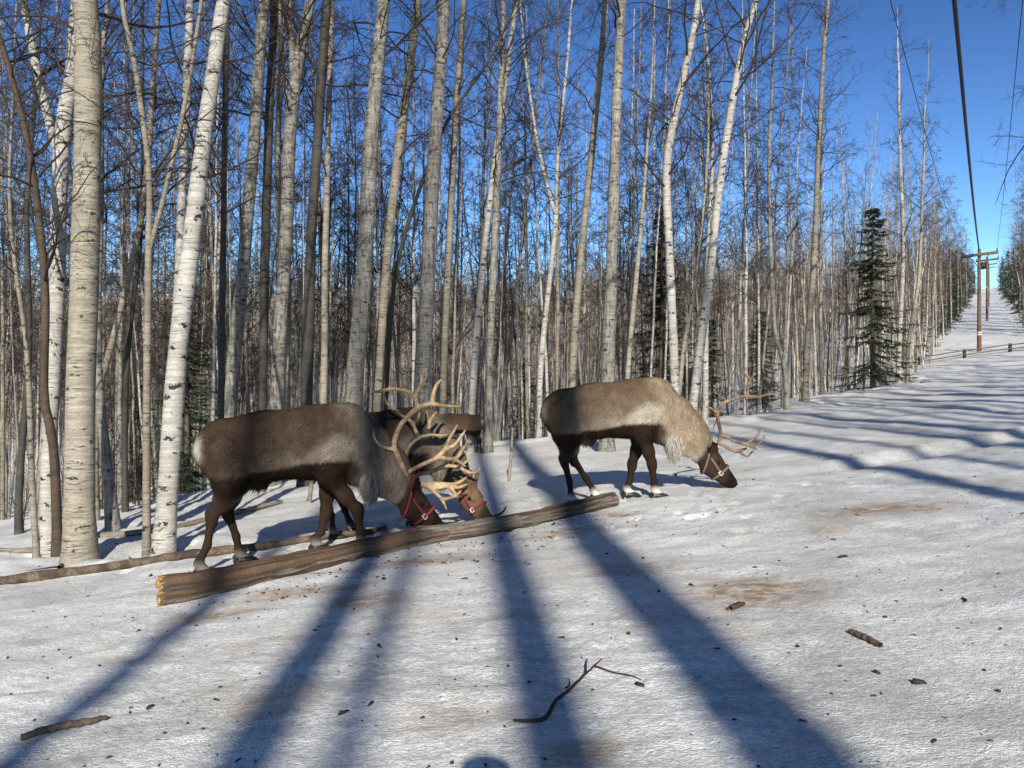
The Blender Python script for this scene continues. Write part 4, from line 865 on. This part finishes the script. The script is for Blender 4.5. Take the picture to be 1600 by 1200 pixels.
    flow = np.zeros_like(P) + np.array([-1, 0, -.35]); flow = lerp3(flow, np.array([-.35, 0, -1.]), np.clip(neckm + legm, 0, 1)); flow = lerp3(flow, -HD, headm)
    ln = .038 * (1 - legm * .55) * (1 - headm * .65) * (1 + .3 * neckm * (1 - headm))
    mane = np.exp(-(((x - .64) / .13) ** 2 + ((z - .54) / .12) ** 2)) * ss(.1, -.5, n_[:, 2]); ln = ln * (1 + .8 * mane); flow = lerp3(flow, np.array([.1, 0, -1.]), np.clip(mane * 1.5, 0, 1))
    shm = np.exp(-(((x + .2) / .1) ** 2 + ((z - .62) / .07) ** 2)) * (np.abs(P[:, 1]) < .1); ln = ln * (1 + 1.6 * shm)
    flow = flow + rg.normal(0, .22, flow.shape) + .35 * np.stack([vnoise(P * 6, 11), vnoise(P * 6, 12), vnoise(P * 6, 13)], -1)
    tg = flow - n_ * (flow * n_).sum(1, keepdims=True); tg = unit(tg); lift = .16 + .22 * rg.random((nfur, 1)) + .25 * mane[:, None]
    dr = unit(tg + n_ * lift); ln = (ln * rg.uniform(.6, 1.3, nfur))[:, None]; sd = unit(np.cross(n_, dr)) * (.0022 + .03 * ln * .6)
    base = P - n_ * .004; mid = base + dr * ln * .55; tip = base + unit(dr + np.array([0, 0, -.25])) * ln
    FV = np.stack([base - sd, base + sd, mid + sd * .6, mid - sd * .6, tip], 1).reshape(-1, 3); bb = np.arange(nfur)[:, None] * 5
    fc = coat(P, st) * rg.uniform(.55, 1.42, (nfur, 1)); fc = np.repeat(fc, 5, 0)
    tipc = np.ones((nfur, 5, 1)); tipc[:, 4] = 1.18; fc = np.clip(fc * tipc.reshape(-1, 1), 0, .9)
    fo_ = mk('fur', bd(FV), [np.concatenate([bb, bb + 1, bb + 2, bb + 3], 1), np.concatenate([bb + 3, bb + 2, bb + 4], 1)], M['fur'], root, False, None, fc); fo_['kind'] = 'stuff'
    # hooves: two broad toes and a pair of dewclaws each
    for fx, yy in hoofs:
        hb = MB()
        for s in (-1, 1):
            q = np.array([[fx - .03, yy + s * .022, .045, .034], [fx + .03, yy + s * .027, .035, .032], [fx + .085, yy + s * .026, .022, .024], [fx + .115, yy + s * .014, .010, .010]])
            P_ = q[:, :3]; Vt, Qt = tubes(spline(P_, 9)[None], np.interp(np.linspace(0, 1, 9), np.linspace(0, 1, 4), q[:, 3])[None], 10)
            Vt[:, 2] = np.maximum(Vt[:, 2], -.004); hb.add(Vt, Qt)
            Vt, Qt = tubes(np.array([[[fx - .045, yy + s * .03, .07], [fx - .07, yy + s * .036, .035], [fx - .068, yy + s * .036, .012]]]), np.array([[.016, .015, .005]]), 7); hb.add(Vt, Qt)
        hb.build('hoof', M['hoof'], root)
    # eyes and ears
    for s in (-1, 1):
        e = f.march(HA + HD * .115 + HU * .018, (.05, s, .12)); cth = np.linspace(0, math.pi, 7); ph = np.linspace(0, 2 * math.pi, 11)[:-1]
        VV = np.array([[math.sin(q) * math.cos(p), math.sin(q) * math.sin(p), math.cos(q)] for q in cth for p in ph]) * .021 + e - np.array([0, s * .008, 0])
        qq = [[i * 10 + j, i * 10 + (j + 1) % 10, (i + 1) * 10 + (j + 1) % 10, (i + 1) * 10 + j] for i in range(6) for j in range(10)]
        mk('eye', bd(VV), [np.array(qq)[:, ::-1]], M['eye'], root)
        eb = f.march(HA - HD * .005 + HU * .06, (-.05, s, .25), -.002); out = unit(np.array([-.22, s * .80, .55]))
        side = unit(np.cross(out, HD)); nrm = np.cross(side, out)
        us, vs = np.linspace(0, 1, 9), np.linspace(-1, 1, 7); W = .055 * np.sin(np.pi * np.clip(us * .86 + .12, 0, 1)) ** .8 * (1 - us ** 5)
        G = np.array([[eb + out * (.175 * u_) + side * (W[i] * v_) + nrm * (.022 * (v_ * v_) * (1 - u_ * .4)) for v_ in vs] for i, u_ in enumerate(us)])
        Gb = G - nrm * .008; VV = np.concatenate([G.reshape(-1, 3), Gb.reshape(-1, 3)]); q1 = np.array([[i * 7 + j, i * 7 + j + 1, (i + 1) * 7 + j + 1, (i + 1) * 7 + j] for i in range(8) for j in range(6)])
        cc = np.clip(np.repeat(np.array([st['head']]), len(VV), 0) * rg.uniform(.8, 1.5, (len(VV), 1)), 0, 1)
        mk('ear', bd(VV), [q1, q1[:, ::-1] + 63], M['hide'], root, True, None, cc)
    for s in (-1, 1):
        e = f.march(HB + HU * .015 + HD * .005, unit(np.array(HD) * .75 + np.array([0, s * .75, 0]) + HU * .2)); P_ = np.array([[e - HU * .012 - HD * .004, e + HU * .004, e + HU * .014 - HD * .006]])
        V_, Q_ = tubes(P_, np.array([[.004, .0095, .004]]), 8); mk('nostril', bd(V_), [Q_], M['eye'], root)
    nm = 3000; q = V[(np.abs(V[:, 0] - .665) < .065) & (V[:, 2] < .74) & (V[:, 2] > .42) & (np.abs(V[:, 1]) < .10)]; q = q[rg.integers(0, len(q), nm)] + rg.normal(0, .008, (nm, 3))
    lw = np.exp(-((q[:, 0] - .665) / .06) ** 2) * ss(.74, .58, q[:, 2]); l_ = (.04 + st.get('beard', .15) * lw * rg.uniform(.5, 1.1, nm))[:, None]; dv = unit(np.array([.10, 0, -1.]) + rg.normal(0, .16, (nm, 3))); sd = unit(np.cross(dv, rg.normal(size=(nm, 3)))) * .0032
    FV = np.stack([q - sd, q + sd, q + dv * l_ * .55 + sd * .7, q + dv * l_ * .55 - sd * .7, q + unit(dv + np.array([-.15, 0, 0])) * l_], 1).reshape(-1, 3); bb = np.arange(nm)[:, None] * 5
    mc = np.clip(np.array(st['mane']) * rg.uniform(.6, 1.25, (nm, 1)), 0, .9)
    mo = mk('mane', bd(FV), [np.concatenate([bb, bb + 1, bb + 2, bb + 3], 1), np.concatenate([bb + 3, bb + 2, bb + 4], 1)], M['fur'], root, False, None, np.repeat(mc, 5, 0)); mo['kind'] = 'stuff'
    # halter
    def loop(c, u_, v_, n=36, off=.012):
        return np.array([f.march(c, math.cos(q) * u_ + math.sin(q) * v_, off) for q in np.linspace(0, 2 * math.pi, n, endpoint=False)])
    def band(P_, closed, wdt, axis):
        P_ = np.asarray(P_); tg = np.roll(P_, -1, 0) - np.roll(P_, 1, 0) if closed else np.gradient(P_, axis=0); tg = unit(tg); ax = unit(axis - tg * (tg * axis).sum(1, keepdims=True)); nr_ = np.cross(tg, ax)
        n = len(P_); ring = np.stack([P_ + ax * wdt + nr_ * .002, P_ + ax * wdt - nr_ * .003, P_ - ax * wdt - nr_ * .003, P_ - ax * wdt + nr_ * .002], 1)
        m_ = n if closed else n - 1
        return ring.reshape(-1, 3), np.array([[i * 4 + j, ((i + 1) % n) * 4 + j, ((i + 1) % n) * 4 + (j + 1) % 4, i * 4 + (j + 1) % 4] for i in range(m_) for j in range(4)])
    if strap:
        ha = empty('halter'); ha.parent = root; Y_ = np.array([0, 1., 0])
        nb = loop(HA + HD * .215 - HU * .01, HU, Y_); V_, Q_ = band(nb, True, .011, HD + HU * .15); mk('noseband', bd(V_), [Q_], M[strap], ha, False)
        d2 = unit(HU * .8 - HD * .55); tb = loop(HA + HD * .005 - HU * .03, d2, Y_); V_, Q_ = band(tb, True, .010, np.cross(Y_, d2)); mk('throat_strap', bd(V_), [Q_], M[strap], ha, False)
        for s in (-1, 1):
            A_1 = HA + HD * .02 - HU * .005; B_1 = HA + HD * .21 - HU * .028
            P_ = np.array([f.march(A_1 + (B_1 - A_1) * q, (0, s, 0), .010) for q in np.linspace(0, 1, 10)]); V_, Q_ = band(P_, False, .010, HU); mk('cheek_strap', bd(V_), [Q_], M[strap], ha, False)
            ctr = P_[-1] + np.array([0, s * .006, 0]); sq = np.array([ctr + HD * p + HU * q for p, q in ((-.02, -.016), (.02, -.016), (.02, .016), (-.02, .016), (-.02, -.016))])
            V_, Q_ = tubes(np.repeat(sq[None], 1, 0), np.full((1, 5), .0045), 6); mk('buckle', bd(V_), [Q_], M['buckle'], ha)
    return root, f, bd
def antlers(root, name, beams, m, h=.006, k=.02):
    """beams: lists of world points (x, y, z, radius); blended into one surface, then handed to the animal as a part"""
    al = np.array([p for bm_ in beams for p in bm_]); lo = al[:, :3].min(0) - .06; hi = al[:, :3].max(0) + .06
    f = Field(lo, hi, h)
    for bm_ in beams:
        bm_ = np.array(bm_); n = max(6, len(bm_) * 4); P = spline(bm_[:, :3], n)
        d = np.concatenate([[0], np.cumsum(np.linalg.norm(np.diff(bm_[:, :3], axis=0), axis=1))]); r = np.interp(np.linspace(0, d[-1], n), d, bm_[:, 3])
        f.chain([(*p, q) for p, q in zip(P, r)], k)
    V, Q = f.mesh(); bpy.context.view_layer.update(); Mi = np.array(root.matrix_world.inverted()); V = V @ Mi[:3, :3].T + Mi[:3, 3]
    return mk(name, V, [Q], m, root)
def beam(lst, Y, s=.9):                     # (picture x, y, depth offset, radius)
    return [(*px(x, y, Y + dy), r * s) for x, y, dy, r in lst]
ST1 = dict(back=(0.0419, 0.0272, 0.0189), flank=(0.0734, 0.0544, 0.0405), band=(0.1747, 0.1467, 0.1223), rump=(0.0461, 0.0287, 0.0181), stripe=(0.0158, 0.0103, 0.0072), neck=(0.1188, 0.0964, 0.0783), mane=(0.2652, 0.2418, 0.2106), leg=(0.0246, 0.0153, 0.0102), head=(0.0310, 0.0200, 0.0145), white=(0.4524, 0.4212, 0.3744), sock=.3, tail=.9, beard=.12)
ST2 = dict(back=(0.0897, 0.0608, 0.0413), flank=(0.1950, 0.1560, 0.1209), band=(0.3407, 0.3042, 0.2555), rump=(0.0507, 0.0328, 0.0218), stripe=(0.0199, 0.0121, 0.0079), neck=(0.2430, 0.1886, 0.1292), mane=(0.4111, 0.3713, 0.3249), leg=(0.0218, 0.0130, 0.0087), head=(0.0356, 0.0235, 0.0168), white=(0.5460, 0.5148, 0.4680), sock=.95, tail=.2)
ST3 = dict(ST1, back=(0.0351, 0.0218, 0.0156), flank=(0.0936, 0.0702, 0.0530), band=(0.1560, 0.1287, 0.1014), rump=(0.0312, 0.0195, 0.0140), neck=(0.1170, 0.0936, 0.0741), mane=(0.1950, 0.1716, 0.1404), head=(0.1224, 0.0757, 0.0467), stripe=(0.0181, 0.0121, 0.0085))
ST4 = dict(ST1, back=(0.0390, 0.0250, 0.0172), flank=(0.0858, 0.0585, 0.0390), band=(0.1014, 0.0702, 0.0468), rump=(0.0936, 0.0608, 0.0390), tail=.8, leg=(0.0290, 0.0189, 0.0130))
def stand(x, Y): X0 = (x - 800) / FPX * Y; return (X0, Y, ground(X0, Y) - .004)
PIT = R(5.0)
r1, f1, _ = reindeer('reindeer', 'nearest reindeer, brown with a pale side band and huge golden antlers, nosing the log', stand(455, 6.55), R(21), PIT, 1.04, ST1,
    dict(near_hind=((-.56, .47), -.66), far_hind=((-.45, .45), -.36), near_front=((.55, .34), .585), far_front=((.32, .33), .235)), .008, strap='strapred', nfur=110000, seed=1)
r2, f2, _ = reindeer('reindeer', 'pale grey-brown reindeer on the right with white socks, grazing with its nose on the snow', stand(957, 7.95), R(1), PIT, 1.0, ST2,
    dict(near_hind=((-.47, .49), -.40), far_hind=((-.36, .47), -.14), near_front=((.415, .36), .45), far_front=((.25, .35), .20)), .008, strap='straptan', nfur=100000, seed=2)
r3, f3, _ = reindeer('reindeer', 'dark reindeer half hidden behind the nearest one, red halter, head low by the log', stand(592, 7.45), R(11), PIT, .95, ST3,
    dict(near_hind=((-.47, .47), -.42), far_hind=((-.40, .47), -.25), near_front=((.40, .35), .46), far_front=((.34, .35), .36)), .010, bend=R(-42), strap='strapred', nfur=60000, seed=3)
r4, f4, _ = reindeer('reindeer', 'small dark reindeer far behind the antlers, only its rump and hind legs showing', stand(722, 15.0), R(172), 0, .66, ST4,
    dict(near_hind=((-.46, .48), -.40), far_hind=((-.56, .45), -.58), near_front=((.42, .36), .44), far_front=((.36, .36), .34)), .012, strap=None, nfur=25000, seed=4)
bpy.context.view_layer.update()
def head_Y(root, bd=None):
    return (root.matrix_world @ Vector(tuple(HA + HU * .10))).y
# antlers of the nearest reindeer
Y1 = head_Y(r1)
nearA = [beam([(638, 757, -.06, .022), (632, 737, -.12, .021), (622, 714, -.19, .020), (616, 697, -.22, .019), (618, 682, -.20, .018), (626, 664, -.23, .018), (638, 650, -.25, .018), (652, 638, -.26, .021)], Y1),
         beam([(652, 638, -.26, .019), (648, 620, -.24, .014), (632, 610, -.2, .015), (610, 608, -.16, .013), (590, 612, -.13, .009), (577, 611, -.11, .004)], Y1),
         beam([(647, 622, -.24, .012), (654, 608, -.27, .010), (659, 594, -.28, .008), (656, 580, -.28, .003)], Y1),
         beam([(652, 638, -.26, .017), (664, 633, -.28, .018), (675, 631, -.28, .017), (694, 634, -.25, .011), (718, 635, -.2, .003)], Y1),
         beam([(674, 631, -.28, .012), (678, 612, -.29, .010), (684, 599, -.3, .009), (691, 593, -.3, .004)], Y1),
         beam([(616, 703, -.21, .012), (596, 697, -.26, .009), (585, 684, -.29, .006), (583, 671, -.30, .003)], Y1),
         # brow palm, low and forward
         beam([(637, 755, -.05, .018), (652, 756, -.06, .015), (668, 761, -.07, .015), (681, 771, -.08, .013), (691, 781, -.08, .011), (698, 797, -.08, .004)], Y1),
         beam([(652, 756, -.06, .013), (672, 756, -.05, .015), (690, 756, -.04, .015), (706, 757, -.02, .013), (720, 752, 0, .010), (730, 745, .01, .004)], Y1),
         beam([(664, 758, -.06, .014), (682, 762, -.06, .013), (700, 760, -.04, .014), (716, 762, -.02, .009), (731, 756, 0, .004)], Y1),
         beam([(690, 780, -.08, .010), (702, 778, -.07, .008), (712, 775, -.06, .007), (721, 767, -.05, .003)], Y1),
         beam([(700, 760, -.04, .012), (708, 768, -.04, .010), (713, 774, -.05, .007)], Y1),
         # second forward branch with its fan of tines
         beam([(633, 740, -.08, .018), (648, 732, -.10, .015), (664, 724, -.12, .014), (681, 716, -.14, .016), (694, 704, -.15, .017), (702, 686, -.16, .011), (709, 674, -.16, .009), (716, 662, -.16, .003)], Y1),
         beam([(694, 704, -.15, .014), (709, 696, -.14, .010), (719, 684, -.13, .008), (728, 671, -.12, .003)], Y1),
         beam([(684, 714, -.14, .013), (700, 717, -.13, .012), (714, 715, -.12, .011), (722, 703, -.11, .009), (729, 694, -.11, .007), (730, 686, -.11, .003)], Y1),
         beam([(706, 717, -.13, .011), (718, 722, -.12, .008), (727, 729, -.12, .003)], Y1)]
antlers(r1, 'antler', nearA, M['antler'], .0055)
farA = [beam([(641, 755, .05, .022), (640, 737, .09, .020), (634, 716, .14, .018), (638, 699, .18, .017), (650, 686, .22, .017), (663, 680, .24, .018), (676, 679, .25, .014), (690, 681, .26, .009), (702, 677, .27, .003)], Y1),
        beam([(668, 680, .24, .013), (671, 664, .24, .010), (669, 652, .24, .008), (666, 641, .24, .003)], Y1), beam([(670, 661, .24, .009), (677, 650, .25, .006), (682, 643, .25, .003)], Y1),
        beam([(655, 684, .22, .015), (649, 672, .24, .014), (644, 661, .26, .013), (634, 652, .27, .013), (618, 641, .28, .012), (606, 632, .29, .010), (601, 620, .3, .004)], Y1),
        beam([(645, 662, .26, .011), (653, 655, .25, .008), (656, 644, .25, .003)], Y1),
        beam([(641, 747, .05, .017), (656, 741, .08, .013), (670, 738, .1, .013), (688, 731, .12, .014), (698, 724, .13, .010), (708, 714, .13, .004)], Y1),
        beam([(688, 731, .12, .012), (702, 728, .13, .012), (716, 730, .14, .011), (732, 738, .15, .011), (744, 738, .15, .007), (750, 731, .15, .003)], Y1),
        beam([(716, 730, .14, .009), (728, 722, .14, .006), (734, 716, .14, .003)], Y1)]
antlers(r1, 'antler', farA, M['antler'], .0055)
Y2 = head_Y(r2)
a2 = [beam([(1123, 692, -.05, .019), (1126, 680, -.07, .016), (1124, 666, -.11, .015), (1121, 650, -.15, .015), (1122.5, 638, -.18, .015), (1131.5, 629, -.2, .015), (1147, 623, -.2, .014), (1167, 619, -.18, .015), (1185, 620, -.15, .012), (1197, 617, -.13, .012), (1212, 615, -.11, .004)], Y2),
      beam([(1168, 619, -.18, .012), (1169, 603, -.18, .011), (1171, 593, -.18, .013), (1163, 582, -.17, .009), (1154, 572, -.16, .003)], Y2), beam([(1171, 594, -.18, .010), (1177, 587, -.19, .007), (1178, 581, -.19, .003)], Y2),
      beam([(1119, 645, -.16, .008), (1111, 638, -.18, .006), (1102, 635, -.19, .003)], Y2),
      beam([(1126, 681, -.07, .013), (1137, 683, -.09, .011), (1147, 689, -.1, .011), (1160, 693, -.11, .013), (1170, 696, -.11, .014), (1177, 699, -.11, .010), (1183, 703, -.11, .004)], Y2),
      beam([(1164, 693, -.11, .010), (1176, 687, -.12, .008), (1185, 679, -.12, .007), (1188, 668, -.12, .003)], Y2), beam([(1174, 698, -.11, .009), (1184, 694, -.12, .007), (1192, 687, -.12, .005), (1195, 680, -.12, .003)], Y2),
      beam([(1124, 692, -.05, .014), (1132, 697, -.04, .011), (1141, 702, -.03, .011), (1152, 705, -.02, .015), (1160, 703, -.02, .012), (1167, 700, -.02, .005)], Y2),
      beam([(1154, 705, -.02, .011), (1161, 710, -.02, .007), (1168, 713, -.02, .006), (1177, 704, -.02, .003)], Y2)]
antlers(r2, 'antler', a2, M['antlerred'], .005, .016)

# ------------------------------------------------------------------ a person standing in the wood
def figure(X0, Y, label, rz, scl=1.0):
    g = ground(X0, Y)
    f = Field((-.42, -.32, -.02), (.42, .36, 1.82), .012)
    for s in (-1, 1):
        f.chain([(s * .09, 0, .92, .095), (s * .10, -.01, .5, .065), (s * .10, .01, .1, .045)], .04); f.chain([(s * .10, .03, .05, .05), (s * .11, -.14, .04, .04)], .03)
        f.chain([(s * .19, 0, 1.40, .065), (s * .25, .02, 1.12, .052), (s * .22, -.12, .93, .040)], .04)
        f.chain([(s * .22, -.12, .93, .035), (s * .21, -.18, .90, .032)], .02)
        for q in range(4): f.chain([(s * (.185 + .016 * q), -.19, .905, .010), (s * (.185 + .016 * q), -.235 + .008 * abs(q - 1.5), .885, .009), (s * (.187 + .015 * q), -.245, .85, .008)], .008)
        f.chain([(s * .18, -.16, .91, .011), (s * .16, -.20, .90, .010), (s * .16, -.225, .89, .008)], .01)
    f.chain([(0, 0, .95, .15), (0, 0, 1.15, .155), (0, .01, 1.36, .16)], .06, .72); f.chain([(-.15, .01, 1.42, .07), (.15, .01, 1.42, .07)], .06)
    f.chain([(0, .01, 1.44, .06), (0, 0, 1.54, .052)], .04); f.chain([(0, .01, 1.62, .092), (0, -.01, 1.56, .075)], .04, .85); f.cap((0, -.10, 1.60), (0, -.112, 1.575), .012, .016, .015)
    f.cap((0, -.085, 1.53), (0, -.09, 1.525), .03, .03, .02)
    V, Q = f.mesh(); z = V[:, 2]; C = np.zeros((len(V), 3)) + (.012, .012, .014)
    C[(z > 1.50)] = (.2, .115, .08); C[(z < .93) & (V[:, 1] < -.14) & (z > .83)] = (.2, .115, .08); C[z < .09] = (.03, .02, .015)
    C[(z < .95) & (np.abs(V[:, 0]) < .2) & (z > .09)] = (.02, .02, .024)
    for s in (-1, 1): C[np.linalg.norm(V - np.array([s * .032, -.09, 1.615]), axis=1) < .014] = (.02, .015, .012)
    C[np.linalg.norm((V - np.array([0, -.10, 1.535])) * np.array([.5, 1, 2]), axis=1) < .016] = (.25, .09, .08)
    root = empty('person', (X0, Y, g), (0, 0, rz)); root.scale = (scl,) * 3; tag(root, label, 'person')
    mk('body', V, [Q], M['hide'], root, True, None, C)
    cap = MB(); P = np.array([[[0, .012, 1.625], [0, .012, 1.66], [0, .014, 1.70], [0, .015, 1.725], [0, .015, 1.735]]]); Vc, Qc = tubes(P, np.array([[.108, .106, .092, .055, .002]]), 16); cap.add(Vc, Qc)
    th = np.linspace(-1.2, 1.2, 11); inn = np.stack([np.sin(th) * .10, -np.cos(th) * .10 + .01, th * 0 + 1.64], -1); ou = np.stack([np.sin(th) * .11, -np.cos(th) * .185 + .01, th * 0 + 1.625 - .01 * np.cos(th)], -1)
    VV = np.concatenate([inn, ou, inn - (0, 0, .008), ou - (0, 0, .008)]); j = np.arange(10); q1 = np.stack([j, j + 1, 12 + j, 11 + j], -1); cap.add(VV, np.concatenate([q1, (q1 + 22)[:, ::-1], np.stack([11 + j, 12 + j, 34 + j, 33 + j], -1)]))
    cap.build('cap', M['capcloth'], root)
    V_, Q_ = tubes(np.array([[[0, .01, 1.40], [0, .01, 1.46], [0, .005, 1.50]]]), np.array([[.115, .10, .085]]), 14); mk('collar', V_, [Q_], M['collar'], root)
M['capcloth'] = mat('grey cap cloth', plain((.10, .10, .10), .9, .15, 40)); M['collar'] = mat('grey collar fleece', plain((.16, .15, .135), .9, .15, 30))
figure(4.72, 20.5, 'person in black with a grey cap, standing among the birches behind the pale reindeer', R(-12))
figure(.06, -.42, 'photographer behind the viewpoint, seen only as the head shadow at the bottom edge', R(180), .915)
